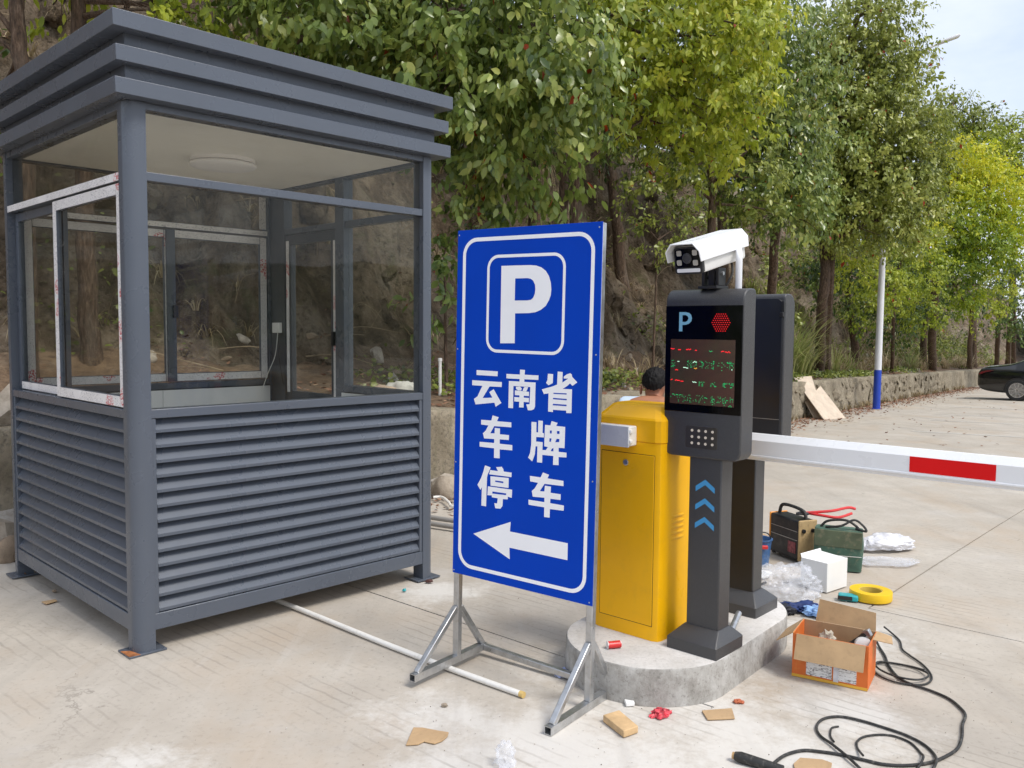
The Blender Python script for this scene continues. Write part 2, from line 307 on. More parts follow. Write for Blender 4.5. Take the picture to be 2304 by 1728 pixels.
def glass(name, tint, refl=1.0, dirt=0.05):
    t = NT(name); v = t.pos(obj=True)
    tr = t.n('ShaderNodeBsdfTransparent'); tr.inputs[0].default_value = (*tint, 1)
    gl = t.n('ShaderNodeBsdfGlossy'); gl.inputs['Roughness'].default_value = 0.015; gl.inputs[0].default_value = (refl, refl, refl, 1)
    df = t.n('ShaderNodeBsdfDiffuse'); df.inputs[0].default_value = (0.6, 0.57, 0.5, 1)
    lw = t.n('ShaderNodeFresnel'); gb = t.n('ShaderNodeNewGeometry')
    t.l(t.math('SUBTRACT', 1.5, t.math('MULTIPLY', gb.outputs['Backfacing'], 0.8333)), lw.inputs[0])
    m1 = t.n('ShaderNodeMixShader'); m2 = t.n('ShaderNodeMixShader')
    t.l(lw.outputs[0], m1.inputs[0]); t.l(tr.outputs[0], m1.inputs[1]); t.l(gl.outputs[0], m1.inputs[2])
    spots = t.math('ADD', t.ramp(t.noise(v, 55, 5, 0.6), [(0.66, 0.0), (0.72, 0.45)]), t.ramp(t.noise(v, 5, 7, 0.6), [(0.4, 0.0), (0.8, 0.35)]))
    t.l(t.math('MULTIPLY', spots, dirt), m2.inputs[0]); t.l(m1.outputs[0], m2.inputs[1]); t.l(df.outputs[0], m2.inputs[2])
    t.l(m2.outputs[0], t.out.inputs[0]); MAT[name] = t.m
glass('booth_glass', (0.96, 0.965, 0.945), 0.28, 0.035)
glass('clear_film', (0.86, 0.87, 0.90), 1.0, 0.9)

def film():
    """white protective film with red and dark printing"""
    t = NT('protective_film'); v = t.pos(obj=True)
    vb = t.n('ShaderNodeTexVoronoi'); vb.feature = 'F1'; vb.inputs['Scale'].default_value = 6.5; t.l(v, vb.inputs['Vector'])
    cells = t.ramp(vb.outputs['Distance'], [(0.30, 1.0), (0.34, 0.0)])
    n = t.noise(v, 150, 2, 0.5); fine = t.ramp(n, [(0.50, 0.0), (0.54, 1.0)])
    rb = t.math('MULTIPLY', t.math('MULTIPLY', cells, fine), t.ramp(vb.outputs['Color'], [(0.38, 0.0), (0.4, 1.0)]))
    bk = t.math('MULTIPLY', t.math('MULTIPLY', t.ramp(vb.outputs['Distance'], [(0.35, 0.0), (0.38, 1.0)]), t.ramp(t.noise(v, 210, 1), [(0.60, 0.0), (0.63, 1.0)])), 0.75)
    c = t.mix(rb, t.ramp(t.noise(v, 9, 4), [(0.3, (0.76, 0.74, 0.73)), (0.7, (0.88, 0.86, 0.86))]), (0.55, 0.05, 0.07))
    t.col(t.mix(bk, c, (0.10, 0.10, 0.14))); t.rough(0.4); MAT['protective_film'] = t.m
film()

def led():
    t = NT('led_matrix'); v = t.pos(obj=True)
    br = t.n('ShaderNodeTexVoronoi'); br.feature = 'F1'; br.inputs['Scale'].default_value = 230; br.inputs['Randomness'].default_value = 0.0
    t.l(v, br.inputs['Vector'])
    dots = t.ramp(br.outputs['Distance'], [(0.28, 1.0), (0.42, 0.0)])
    n = t.noise(v, 7, 3)
    t.col(t.mix(dots, (0.018, 0.010, 0.008), t.ramp(n, [(0.35, (0.20, 0.075, 0.045)), (0.65, (0.15, 0.115, 0.05))])))
    t.rough(0.35); MAT['led_matrix'] = t.m
led()
def emit(name, c, s):
    t = NT(name); e = t.n('ShaderNodeEmission'); e.inputs[0].default_value = (*c, 1); e.inputs[1].default_value = s
    t.l(e.outputs[0], t.out.inputs[0]); MAT[name] = t.m
emit('led_red', (1.0, 0.025, 0.035), 1.1); emit('led_green', (0.02, 0.62, 0.20), 0.6); emit('led_pale', (0.6, 1.0, 0.75), 0.9)
emit('led_amber', (1.0, 0.45, 0.05), 0.8); emit('ir_white', (1.0, 0.90, 0.80), 0.30)

def concrete(name, c_dark, c_lite, dust, dusty=False, wet=False):
    t = NT(name); v = t.pos()
    big = t.noise(v, 0.55, 4, 0.6); mid = t.noise(v, 3.2, 7, 0.66); fine = t.noise(v, 38, 5, 0.7); grit = t.noise(v, 210, 3, 0.6)
    base = t.ramp(t.mix(0.5, big, mid), [(0.36, c_dark), (0.52, tuple((a+b)/2 for a, b in zip(c_dark, c_lite))), (0.64, c_lite)])
    base = t.mix(t.ramp(fine, [(0.28, 0.55), (0.46, 0.0)]), base, tuple(x*0.68 for x in c_dark))
    base = t.mix(t.ramp(grit, [(0.68, 0.0), (0.76, 0.5)]), base, tuple(x*0.4 for x in c_dark))
    # reddish and grey stains of irregular outline
    base = t.mix(t.ramp(t.noise(t.pos(scale=(1.3, 0.8, 1)), 1.15, 5, 0.6), [(0.50, 0.0), (0.68, 0.55)]), base, (0.45, 0.36, 0.27))
    base = t.mix(t.ramp(t.noise(t.pos(scale=(0.9, 1.5, 1)), 0.9, 6, 0.68), [(0.56, 0.0), (0.70, 0.5)]), base, (0.50, 0.48, 0.46))
    if dusty:
        # pale plaster dust trodden around the new island and the sign feet
        prev = None
        for (x, y, r_) in ((0.70, 2.85, 0.75), (0.25, 2.85, 0.6), (1.25, 3.2, 0.38), (-0.05, 2.6, 0.55), (-0.2, 3.1, 0.35), (-1.25, 2.55, 0.35), (0.6, 3.4, 0.6), (-0.35,4.6,0.3), (1.6,4.0,0.4)):
            vd = t.n('ShaderNodeVectorMath', operation='DISTANCE'); t.l(t.n('ShaderNodeNewGeometry').outputs['Position'], vd.inputs[0]); vd.inputs[1].default_value = (x, y, 0)
            f_ = t.math('SUBTRACT', 1.0, t.math('DIVIDE', vd.outputs['Value'], r_))
            prev = f_ if prev is None else t.math('MAXIMUM', prev, f_)
        d1 = t.math('ADD', prev, t.math('MULTIPLY', t.math('SUBTRACT', t.noise(v, 2.6, 7, 0.7), 0.5), 2.6))
        d1 = t.math('ADD', d1, t.math('MULTIPLY', t.math('SUBTRACT', t.noise(v, 30, 4, 0.7), 0.5), 0.9))
        base = t.mix(t.ramp(d1, [(0.10, 0.0), (0.75, 0.72)]), base, dust)
    # faint tyre-dark bands along the lane and old drag marks
    base = t.mix(t.ramp(t.noise(t.pos(scale=(2.6, 0.28, 1), rot=(0, 0, 0.80)), 1.1, 6, 0.62), [(0.54, 0.0), (0.74, 0.42)]), base, (0.27, 0.245, 0.215))
    base = t.mix(t.ramp(t.noise(t.pos(scale=(7, 0.6, 1), rot=(0, 0, 0.55)), 1.6, 4, 0.6), [(0.60, 0.0), (0.74, 0.16)]), base, (0.62, 0.60, 0.57))
    # faint broom lines, broken up
    wv = t.n('ShaderNodeTexWave'); wv.bands_direction = 'Y'; wv.inputs['Scale'].default_value = 5.2; wv.inputs['Distortion'].default_value = 1.4; wv.inputs['Detail'].default_value = 3; wv.inputs['Detail Scale'].default_value = 2.0
    t.l(t.pos(rot=(0, 0, 0.72)), wv.inputs['Vector'])
    gro = t.math('MULTIPLY', t.ramp(wv.outputs['Fac'], [(0.02, 1.0), (0.13, 0.0)]), t.ramp(t.noise(v, 1.7, 4), [(0.48, 0.0), (0.62, 0.8)]))
    base = t.mix(t.math('MULTIPLY', gro, 0.5), base, tuple(x*0.6 for x in c_dark))
    # hairline cracks
    vr = t.n('ShaderNodeTexVoronoi'); vr.feature = 'DISTANCE_TO_EDGE'; vr.inputs['Scale'].default_value = 0.55
    warp = t.n('ShaderNodeVectorMath', operation='ADD'); t.l(v, warp.inputs[0])
    sc_ = t.n('ShaderNodeVectorMath', operation='SCALE'); sc_.inputs['Scale'].default_value = 0.6; t.l(t.noise(v, 2.4, 6, 0.6, out='Color'), sc_.inputs[0]); t.l(sc_.outputs[0], warp.inputs[1])
    t.l(warp.outputs[0], vr.inputs['Vector'])
    crk = t.math('MULTIPLY', t.ramp(vr.outputs['Distance'], [(0.0, 1.0), (0.003, 0.0)]), t.ramp(t.noise(v, 0.8, 3), [(0.54, 0.0), (0.66, 0.5)]))
    base = t.mix(crk, base, (0.12, 0.105, 0.085))
    t.col(base); t.rough(0.9); t.p.inputs['Specular IOR Level'].default_value = 0.25
    t.bump(fine, 0.45, 0.004)
    MAT[name] = t.m
concrete('lot_concrete', (0.405, 0.362, 0.308), (0.52, 0.475, 0.415), (0.66, 0.64, 0.605), dusty=True)
def island_mat():
    t = NT('island_concrete'); v = t.pos()
    mid = t.noise(v, 4, 9, 0.65); fine = t.noise(v, 60, 7, 0.7)
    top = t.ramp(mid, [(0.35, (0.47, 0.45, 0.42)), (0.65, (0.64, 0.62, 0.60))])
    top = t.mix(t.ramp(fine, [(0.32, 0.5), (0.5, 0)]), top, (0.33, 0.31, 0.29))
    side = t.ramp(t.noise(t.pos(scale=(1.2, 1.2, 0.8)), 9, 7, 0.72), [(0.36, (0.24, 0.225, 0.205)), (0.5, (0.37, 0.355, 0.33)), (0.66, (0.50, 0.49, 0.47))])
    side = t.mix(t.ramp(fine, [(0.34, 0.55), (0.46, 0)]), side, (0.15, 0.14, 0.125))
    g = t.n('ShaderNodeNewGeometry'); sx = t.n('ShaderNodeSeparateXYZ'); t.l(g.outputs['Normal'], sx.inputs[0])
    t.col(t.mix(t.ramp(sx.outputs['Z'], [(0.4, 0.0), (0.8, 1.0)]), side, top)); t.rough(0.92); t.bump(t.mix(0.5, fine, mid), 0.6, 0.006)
    MAT['island_concrete'] = t.m
island_mat()
def dirt_mat():
    t = NT('earth'); v = t.pos()
    a = t.noise(v, 1.3, 8, 0.65); b = t.noise(v, 14, 9, 0.7)
    c = t.ramp(a, [(0.35, (0.10, 0.065, 0.04)), (0.55, (0.19, 0.125, 0.075)), (0.7, (0.27, 0.20, 0.13))])
    c = t.mix(t.ramp(b, [(0.35, 0.8), (0.55, 0.0)]), c, (0.06, 0.035, 0.02)); c = t.mix(t.ramp(b, [(0.6, 0.0), (0.75, 0.6)]), c, (0.36, 0.24, 0.17))
    t.col(c); t.rough(0.95); t.bump(b, 0.8, 0.03); MAT['earth'] = t.m
    # rock face: brown grey with dark seeps, pale scars and lichen
    t = NT('rock_face'); v = t.pos()
    big = t.noise(v, 0.7, 5, 0.65); st = t.noise(t.pos(scale=(1.6, 1.6, 0.45), rot=(0.3, 0.5, 0.2)), 1.6, 7, 0.7); fi = t.noise(v, 9, 6, 0.72); gr = t.noise(v, 45, 4, 0.7)
    c = t.ramp(st, [(0.33, (0.05, 0.037, 0.024)), (0.47, (0.12, 0.088, 0.058)), (0.58, (0.21, 0.16, 0.112)), (0.72, (0.33, 0.275, 0.21))])
    c = t.mix(t.ramp(big, [(0.50, 0.0), (0.68, 0.7)]), c, (0.275, 0.235, 0.185))
    c = t.mix(t.ramp(fi, [(0.32, 0.9), (0.48, 0.0)]), c, (0.035, 0.025, 0.016))
    c = t.mix(t.ramp(gr, [(0.63, 0.0), (0.74, 0.7)]), c, (0.52, 0.46, 0.37))
    c = t.mix(t.ramp(t.noise(v, 2.1, 8, 0.65), [(0.56, 0.0), (0.68, 0.6)]), c, (0.10, 0.105, 0.04))
    t.col(c); t.rough(0.95); t.p.inputs['Specular IOR Level'].default_value = 0.2
    t.bump(fi, 1.0, 0.10); MAT['rock_face'] = t.m
    # mortared retaining wall stones
    t = NT('wall_stone'); v = t.pos()
    a = t.noise(v, 2.2, 8, 0.65); b = t.noise(v, 26, 8, 0.7); s_ = t.noise(t.pos(scale=(4, 4, 0.6)), 3.5, 6, 0.65)
    c = t.ramp(a, [(0.35, (0.20, 0.165, 0.115)), (0.65, (0.39, 0.335, 0.25))]); c = t.mix(t.ramp(s_, [(0.5, 0.0), (0.66, 0.6)]), c, (0.16, 0.145, 0.09))
    c = t.mix(t.ramp(b, [(0.33, 0.75), (0.5, 0.0)]), c, (0.08, 0.07, 0.055)); t.col(c); t.rough(0.95); t.bump(b, 0.8, 0.02); MAT['wall_stone'] = t.m
    t = NT('rubble'); v = t.pos()
    b = t.noise(v, 11, 8, 0.7); oi = t.n('ShaderNodeObjectInfo')
    c = t.mix(t.ramp(b, [(0.3, 0.7), (0.6, 0.0)]), t.ramp(oi.outputs['Random'], [(0.0, (0.30, 0.22, 0.15)), (0.5, (0.42, 0.36, 0.29)), (1.0, (0.50, 0.47, 0.43))]), (0.13, 0.10, 0.07))
    t.col(c); t.rough(0.9); t.bump(b, 0.6, 0.02); MAT['rubble'] = t.m
    t = NT('bark'); v = t.pos(obj=True, scale=(1, 1, 0.22))
    b = t.noise(v, 42, 8, 0.7); a = t.noise(v, 6, 4)
    c = t.ramp(b, [(0.36, (0.035, 0.022, 0.015)), (0.55, (0.125, 0.08, 0.052)), (0.72, (0.26, 0.19, 0.14))]); c = t.mix(t.ramp(a, [(0.5, 0.0), (0.7, 0.5)]), c, (0.19, 0.16, 0.13))
    t.col(c); t.rough(0.95); t.bump(b, 0.9, 0.02); MAT['bark'] = t.m
dirt_mat()
def leafmat(name, stops, transl=0.28, rough=0.32, spec=0.5):
    """colour per leaf from the mesh attribute `tone`"""
    t = NT(name)
    at_ = t.n('ShaderNodeAttribute'); at_.attribute_name = 'tone'
    c = t.ramp(at_.outputs['Fac'], stops)
    t.col(c); t.rough(rough); t.p.inputs['Specular IOR Level'].default_value = spec
    tl = t.n('ShaderNodeBsdfTranslucent'); t.l(t.mix(0.35, c, (0.55, 0.60, 0.08), 'MULTIPLY') if False else c, tl.inputs[0])
    mx = t.n('ShaderNodeMixShader'); mx.inputs[0].default_value = transl
    t.l(t.p.outputs[0], mx.inputs[1]); t.l(tl.outputs[0], mx.inputs[2]); t.l(mx.outputs[0], t.out.inputs[0]); MAT[name] = t.m
RED = (0.34, 0.045, 0.012)
leafmat('leaf_dark', [(0.0, (0.040, 0.080, 0.022)), (0.35, (0.155, 0.225, 0.05)), (0.65, (0.26, 0.335, 0.08)), (0.90, (0.40, 0.45, 0.11)), (0.985, (0.44, 0.45, 0.10)), (0.992, RED)], 0.36, 0.28, 0.6)
leafmat('leaf_yellowgreen', [(0.0, (0.085, 0.13, 0.014)), (0.35, (0.27, 0.34, 0.032)), (0.65, (0.42, 0.48, 0.05)), (0.92, (0.56, 0.57, 0.07)), (0.975, (0.62, 0.58, 0.07)), (0.985, RED)], 0.42, 0.35)
leafmat('leaf_olive', [(0.0, (0.055, 0.085, 0.018)), (0.4, (0.235, 0.280, 0.050)), (0.7, (0.36, 0.40, 0.085)), (0.95, (0.48, 0.50, 0.11)), (0.982, (0.46, 0.44, 0.10)), (0.988, RED)], 0.36, 0.34)
leafmat('leaf_bright', [(0.0, (0.07, 0.14, 0.014)), (0.4, (0.30, 0.40, 0.024)), (0.75, (0.60, 0.62, 0.028)), (1.0, (0.74, 0.66, 0.04))], 0.42, 0.4)
leafmat('grass_green', [(0.0, (0.12, 0.16, 0.03)), (0.5, (0.28, 0.33, 0.08)), (1.0, (0.50, 0.46, 0.20))], 0.3, 0.5)
leafmat('grass_dry', [(0.0, (0.20, 0.15, 0.08)), (0.5, (0.36, 0.28, 0.16)), (1.0, (0.55, 0.46, 0.30))], 0.25, 0.7)
leafmat('litter', [(0.0, (0.09, 0.04, 0.022)), (0.5, (0.22, 0.105, 0.06)), (0.85, (0.36, 0.20, 0.12)), (1.0, (0.50, 0.36, 0.24))], 0.1, 0.8)
# ---------------------------------------------------------------- ground
PHI = -0.736                                   # the island frame: X to the right, Y away along the lane
EV = Vector((math.cos(PHI), math.sin(PHI), 0)); DV = Vector((-math.sin(PHI), math.cos(PHI), 0))
def gz(x, y):
    """level of the lot: flat near the camera, falling gently towards the far end"""
    t = (y - 7.0) / 1.4
    s = y - 7.0 if t > 20 else 1.4 * math.log1p(math.exp(t))
    if s > 50: s = 50 + (s - 50) * 0.1
    return -0.032 * s + (0.0003 if t > -3 else 0)
def ground():
    xs = sorted(set([-400, -200, -100, -60, -40] + list(range(-30, 62, 3)) + [80, 120, 200, 400]))
    ys = sorted(set([-60, -30, -15] + list(range(-9, 72, 3)) + [90, 140, 250, 500, 900]))
    mb = MB()
    nx = len(xs)
    mb.v = [(x, y, gz(x, y) - 0.03) for y in ys for x in xs]
    mb.f = [(j*nx+i, j*nx+i+1, (j+1)*nx+i+1, (j+1)*nx+i) for j in range(len(ys)-1) for i in range(nx-1)]; mb.mi = [0]*len(mb.f)
    g = tag(mb.build('ground', MAT['earth'], smooth=True), kind='structure')
    rnd = random.Random(4)
    G = 4.5; gap = 0.0045
    for ci in range(-3, 6):
        e0 = -1.56 + G*ci; e1 = e0 + G
        off = 2.9 if ci < 0 else 4.53
        for k in range(-2, 9):
            d0 = off + G*k; d1 = d0 + G
            cen = EV*((e0+e1)/2) + DV*((d0+d1)/2)
            if cen.y < -3 or cen.y > 46: continue
            if ci == 0 and k == -1: continue          # one pour with its left neighbour, built below
            dz = rnd.uniform(-0.0015, 0.0015)
            mb = MB(); n = 10
            def fn(u, v, e0=e0, e1=e1, d0=d0, d1=d1, dz=dz):
                p = EV*(e0+gap+(G-2*gap)*u) + DV*(d0+gap+(G-2*gap)*v)
                return (p.x, p.y, gz(p.x, p.y) + dz)
            mb.grid(fn, n, n)
            if ci == -1 and k == -1:
                # the pour around the island reaches on to the right without a joint
                def fn2(u, v):
                    p = EV*(-1.56-gap+(G+gap)*u) + DV*(0.03+gap+(G-2*gap)*v); return (p.x, p.y, gz(p.x, p.y)+dz-0.0002)
                MB2 = MB(); MB2.grid(fn2, n, n); mb.add(MB2.v, MB2.f)
            rim = [i for i in range(n)] + [n*j+n-1 for j in range(1, n)] + [n*(n-1)+i for i in range(n-2, -1, -1)] + [n*j for j in range(n-2, 0, -1)]
            b = len(mb.v)
            for i in rim: x, y, z = mb.v[i]; mb.v.append((x, y, z-0.05))
            for q in range(len(rim)):
                q2 = (q+1) % len(rim); mb.f.append((rim[q], b+q, b+q2, rim[q2])); mb.mi.append(0)
            mb.build('concrete_slab', MAT['lot_concrete'], g, smooth=True)
    for (x, y, L) in ((6.77, 14.35, 4.6), (8.35, 17.0, 4.6), (9.43, 18.9, 4.8), (11.2, 21.8, 4.8)):
        mb = MB(); dirv = Vector((0.80, -0.60, 0)); sd = Vector((0.60, 0.80, 0))*0.045
        def fn(u, v):
            p = Vector((x, y, 0)) + dirv*(L*u) + sd*(2*v-1); return (p.x, p.y, gz(p.x, p.y)+0.0045)
        mb.grid(fn, 12, 2); mb.build('parking_line', MAT['road_paint'], g)
    return g
GROUND = ground()

# ---------------------------------------------------------------- traffic island
def island():
    c1 = Vector((0.59, 3.545)); c2 = Vector((0.948, 3.976)); r = 0.352
    d = (c2-c1).normalized(); n = Vector((-d.y, d.x)); pts = []
    for k in range(33):
        a = math.pi*k/32
        pts.append(c1 + n*(r*math.cos(a)) - d*(r*math.sin(a)))
    for k in range(33):
        a = math.pi*k/32
        pts.append(c2 - n*(r*math.cos(a)) + d*(r*math.sin(a)))
    o = (c1+c2)/2
    rnd = random.Random(2); mb = MB(); N = len(pts); rings = [(0.0, -0.02), (0.0, 0.0), (0.002, 0.05), (0.0, 0.10), (-0.001, 0.138), (-0.006, 0.147), (-0.014, 0.15)]
    for off, z in rings:
        for p in pts:
            q = (p-o); q = q*(1+off/q.length); w = 0.004*mnoise.noise((p.x*9, p.y*9, z*14))
            q = q*(1+w/q.length); mb.v.append((q.x, q.y, z + (0.0015*mnoise.noise((p.x*6, p.y*6, 3)) if z > 0.13 else 0)))
    for i in range(len(rings)-1):
        for k in range(N): mb.f.append((i*N+k, i*N+(k+1) % N, (i+1)*N+(k+1) % N, (i+1)*N+k)); mb.mi.append(0)
    mb.f.append(tuple(range((len(rings)-1)*N, len(rings)*N))); mb.mi.append(0)
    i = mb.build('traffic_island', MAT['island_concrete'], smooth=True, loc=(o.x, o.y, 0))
    tag(i, 'low grey concrete island with rounded ends under the yellow barrier cabinet', 'island')
island()

# ---------------------------------------------------------------- guard booth
_once = {}
def simple_once(name, c, rough):
    if name not in _once: _once[name] = simple(name, c, rough, var=0.1, spec=0.22 if name == 'screen_black' else 0.5)
    return _once[name]
BP = MAT['booth_paint']; FILM = MAT['protective_film']; GL = MAT['booth_glass']
BL, BW, BYAW = 1.7105, 1.7615, 0.7974
booth = tag(empty('guard_booth', (-1.6376, 3.6568, 0), BYAW), 'dark grey steel guard booth with louvred lower walls and glass windows', 'booth')
def bbox(name, x0, x1, y0, y1, z0, z1, mat=BP, bevel=0.0025, parent=booth):
    return MB().box(x0, x1, y0, y1, z0, z1).build(name, mat, parent, bevel=bevel)
PW = 0.086
def posts():
    for (cx, cy, sx, sy) in ((0, 0, 1, 1), (BL, 0, -1, 1), (0, BW, 1, -1), (BL, BW, -1, -1)):
        r = 0.052; poly = []
        for k in range(9):
            a = math.pi + math.pi/2*k/8; poly.append((r + r*math.cos(a), r + r*math.sin(a)))
        poly += [(PW, 0), (PW, PW), (0, PW)]
        poly = [(cx + sx*x, cy + sy*y) for x, y in poly]
        MB().prism(poly, 'z', 0.006, 2.40).build('post', BP, booth, smooth=True)
        a0, a1 = (cx-0.035, cx+PW+0.045) if sx > 0 else (cx-PW-0.045, cx+0.035)
        b0, b1 = (cy-0.012, cy+PW+0.03) if sy > 0 else (cy-PW-0.03, cy+0.012)
        bbox('base_plate', a0, a1, b0, b1, -0.001, 0.007, BP, 0.001)
posts()
rp = MB(); rr = random.Random(8)
rp.prism([(-0.035+0.004*rr.random(), -0.006), (0.012, -0.0135), (-0.003, 0.06), (-0.036, 0.075+0.01*rr.random())], 'z', 0.0072, 0.0095)
rp.build('rust_patch', MAT['rust'], booth)
# beams on four sides: (name, z0, z1, depth, inset)
for nm, z0, z1, dp, ins in (('bottom_beam', 0.095, 0.168, 0.07, 0.003), ('sill_beam', 1.041, 1.081, 0.075, 0.003), ('transom', 2.072, 2.110, 0.06, 0.006), ('header', 2.372, 2.402, 0.07, 0.004)):
    bbox(nm, PW-0.001, BL-PW+0.001, ins, ins+dp, z0, z1)
    bbox(nm, PW-0.001, BL-PW+0.001, BW-ins-dp, BW-ins, z0, z1)
    bbox(nm, ins, ins+dp, PW-0.001, BW-PW+0.001, z0, z1)
    if nm != 'sill_beam': bbox(nm, BL-ins-dp, BL-ins, PW-0.001, BW-PW+0.001, z0, z1)
    else: bbox(nm, BL-ins-dp, BL-ins, PW-0.001, 0.80, z0, z1)
# louvred panels, one slat at a time
NS = 13; Z0, Z1 = 0.171, 1.040; PT = (Z1-Z0)/NS
def slat_profile(z):
    return [(0.054, z+PT+0.006), (0.008, z+0.0165), (0.008, z+0.003), (0.034, z+0.003), (0.034, z+0.005), (0.0105, z+0.005), (0.0105, z+0.0155), (0.0565, z+PT+0.006)]
def louvres():
    a0, a1 = PW+0.022, BL-PW-0.022
    me = MB().prism(slat_profile(0), 'x', a0, a1).build('louver_slat', BP, booth)
    for k in range(NS):
        o = me if k == 0 else me.copy()
        if k: COL.objects.link(o)
        o.location.z = Z0 + PT*k
        o.rotation_euler = (0, R(rr.uniform(-.05, .05)), R(rr.uniform(-.04, .04))); o.location.z += rr.uniform(-.001, .001)
    b0, b1 = PW+0.022, BW-PW-0.022
    poly = slat_profile(0)
    mb = MB(); n = len(poly)
    vs = [(p[0], b0, p[1]) for p in poly] + [(p[0], b1, p[1]) for p in poly]
    mb.add(vs, [tuple(range(n)), tuple(range(2*n-1, n-1, -1))] + [(i, n+i, n+(i+1) % n, (i+1) % n) for i in range(n)])
    me2 = mb.build('louver_slat', BP, booth)
    for k in range(NS):
        o = me2 if k == 0 else me2.copy()
        if k: COL.objects.link(o)
        o.location.z = Z0 + PT*k
    for x0 in (PW-0.001, BL-PW-0.021): bbox('louver_frame', x0, x0+0.022, 0.006, 0.055, 0.169, 1.040)
    for y0 in (PW-0.001, BW-PW-0.021): bbox('louver_frame', 0.006, 0.055, y0, y0+0.022, 0.169, 1.040)
louvres()
# lining inside, floor, ceiling, ceiling lamp
DK = MAT['booth_dark']; WPN = MAT['white_panel']
bbox('lower_panel', PW, BL-PW, 0.078, 0.086, 0.17, 1.04, DK, 0)  # both panels coloured dark to paint shade behind the slats
bbox('lower_panel', 0.078, 0.086, PW, BW-PW, 0.17, 1.04, DK, 0)
for x0, x1 in ((PW+0.002, 0.86), (0.863, BL-PW-0.002)): bbox('lining_panel', x0, x1, BW-0.09, BW-0.082, 0.17, 1.035, WPN, 0.001)
bbox('rear_panel', PW, BL-PW, BW-0.03, BW-0.02, 0.17, 1.04, BP, 0)
bbox('side_panel', BL-0.03, BL-0.02, PW, 0.80, 0.17, 1.04, BP, 0)
bbox('lining_panel', BL-0.09, BL-0.082, PW, 0.80, 0.17, 1.035, WPN, 0.001)
bbox('floor_panel', 0.03, BL-0.03, 0.03, BW-0.03, 0.10, 0.112, simple_once('pale_bounce_floor', (0.5, 0.46, 0.4), 0.6), 0)  # unseen floor, made pale to bounce light onto the ceiling
bbox('ceiling_panel', 0.075, BL-0.075, 0.075, BW-0.075, 2.383, 2.391, MAT['ceiling_white'], 0)
lampc = Vector((-1.633, 4.865, 0)) - Vector((-1.6376, 3.6568, 0))
lx = lampc.x*math.cos(BYAW) + lampc.y*math.sin(BYAW); ly = -lampc.x*math.sin(BYAW) + lampc.y*math.cos(BYAW)
cl = MB().lathe([(0.174, 0.0), (0.174, -0.020), (0.166, -0.024), (0.180, -0.028), (0.180, -0.036), (0.172, -0.044), (0.14, -0.050), (0.08, -0.054), (0.02, -0.055)], 40).build('ceiling_lamp', MAT['lamp_white'], booth, smooth=True, loc=(lx, ly, 2.383))
# roof: core and three projecting bands
bbox('roof_core', 0.004, BL-0.004, 0.004, BW-0.004, 2.403, 2.730, BP, 0.002)
for o_, z0, z1 in ((0.0615, 2.4053, 2.4715), (0.0535, 2.5406, 2.6062), (0.0700, 2.6723, 2.7406)):
    mb = MB(); i_ = -0.0015
    def ringpts(q, z): return [(-q, -q, z), (BL+q, -q, z), (BL+q, BW+q, z), (-q, BW+q, z)]
    vs = ringpts(o_, z0) + ringpts(o_, z1) + ringpts(i_, z1) + ringpts(i_, z0)
    fs = []
    for k in range(4):
        k2 = (k+1) % 4
        for a, b in ((0, 4), (4, 8), (8, 12), (12, 0)): fs.append((a+k, a+k2, b+k2, b+k))
    mb.add(vs, fs); mb.build('roof_band', BP, booth, bevel=0.002)
bbox('roof_cap', -0.066, BL+0.066, -0.066, BW+0.066, 2.731, 2.7385, BP, 0)

def pane(x0, x1, y0, y1, z0, z1, parent=booth): return MB().box(x0, x1, y0, y1, z0, z1).build('glass_pane', GL, parent)
def frame_x(name, x0, x1, y0, y1, z0, z1, w, mat=BP, parent=booth, film=None, outw=-1):
    """rectangular sash lying in an X-Z plane; film on the face given by outw (-1: -Y side)"""
    o = MB().box(x0, x0+w, y0, y1, z0, z1).box(x1-w, x1, y0, y1, z0, z1).box(x0+w, x1-w, y0, y1, z0, z0+w).box(x0+w, x1-w, y0, y1, z1-w, z1).build(name, mat, parent, bevel=0.0015)
    ym = (y0+y1)/2; pane(x0+w-0.004, x1-w+0.004, ym-0.0025, ym+0.0025, z0+w-0.004, z1-w+0.004, o)
    if film:
        ya, yb = (y0-0.0016, y0-0.0002) if outw < 0 else (y1+0.0002, y1+0.0016)
        e = 0.004
        for q in film:
            c = {'l': (x0+e, x0+w-e, z0+e, z1-e), 'r': (x1-w+e, x1-e, z0+e, z1-e), 'b': (x0+w, x1-w, z0+e, z0+w-e), 't': (x0+w, x1-w, z1-w+e, z1-e)}[q]
            MB().box(c[0], c[1], ya, yb, c[2], c[3]).build('protective_film', FILM, o)
    return o
def frame_y(name, x0, x1, y0, y1, z0, z1, w, mat=BP, parent=booth, film=None, outw=-1):
    o = MB().box(x0, x1, y0, y0+w, z0, z1).box(x0, x1, y1-w, y1, z0, z1).box(x0, x1, y0+w, y1-w, z0, z0+w).box(x0, x1, y0+w, y1-w, z1-w, z1).build(name, mat, parent, bevel=0.0015)
    xm = (x0+x1)/2; pane(xm-0.0025, xm+0.0025, y0+w-0.004, y1-w+0.004, z0+w-0.004, z1-w+0.004, o)
    if film:
        xa, xb = (x0-0.0016, x0-0.0002) if outw < 0 else (x1+0.0002, x1+0.0016)
        e = 0.003
        for q in film:
            c = {'l': (y0+e, y0+w-e, z0+e, z1-e), 'r': (y1-w+e, y1-e, z0+e, z1-e), 'b': (y0+w, y1-w, z0+e, z0+w-e), 't': (y0+w, y1-w, z1-w+e, z1-e)}[q]
            MB().box(xa, xb, c[0], c[1], c[2], c[3]).build('protective_film', FILM, o)
    return o
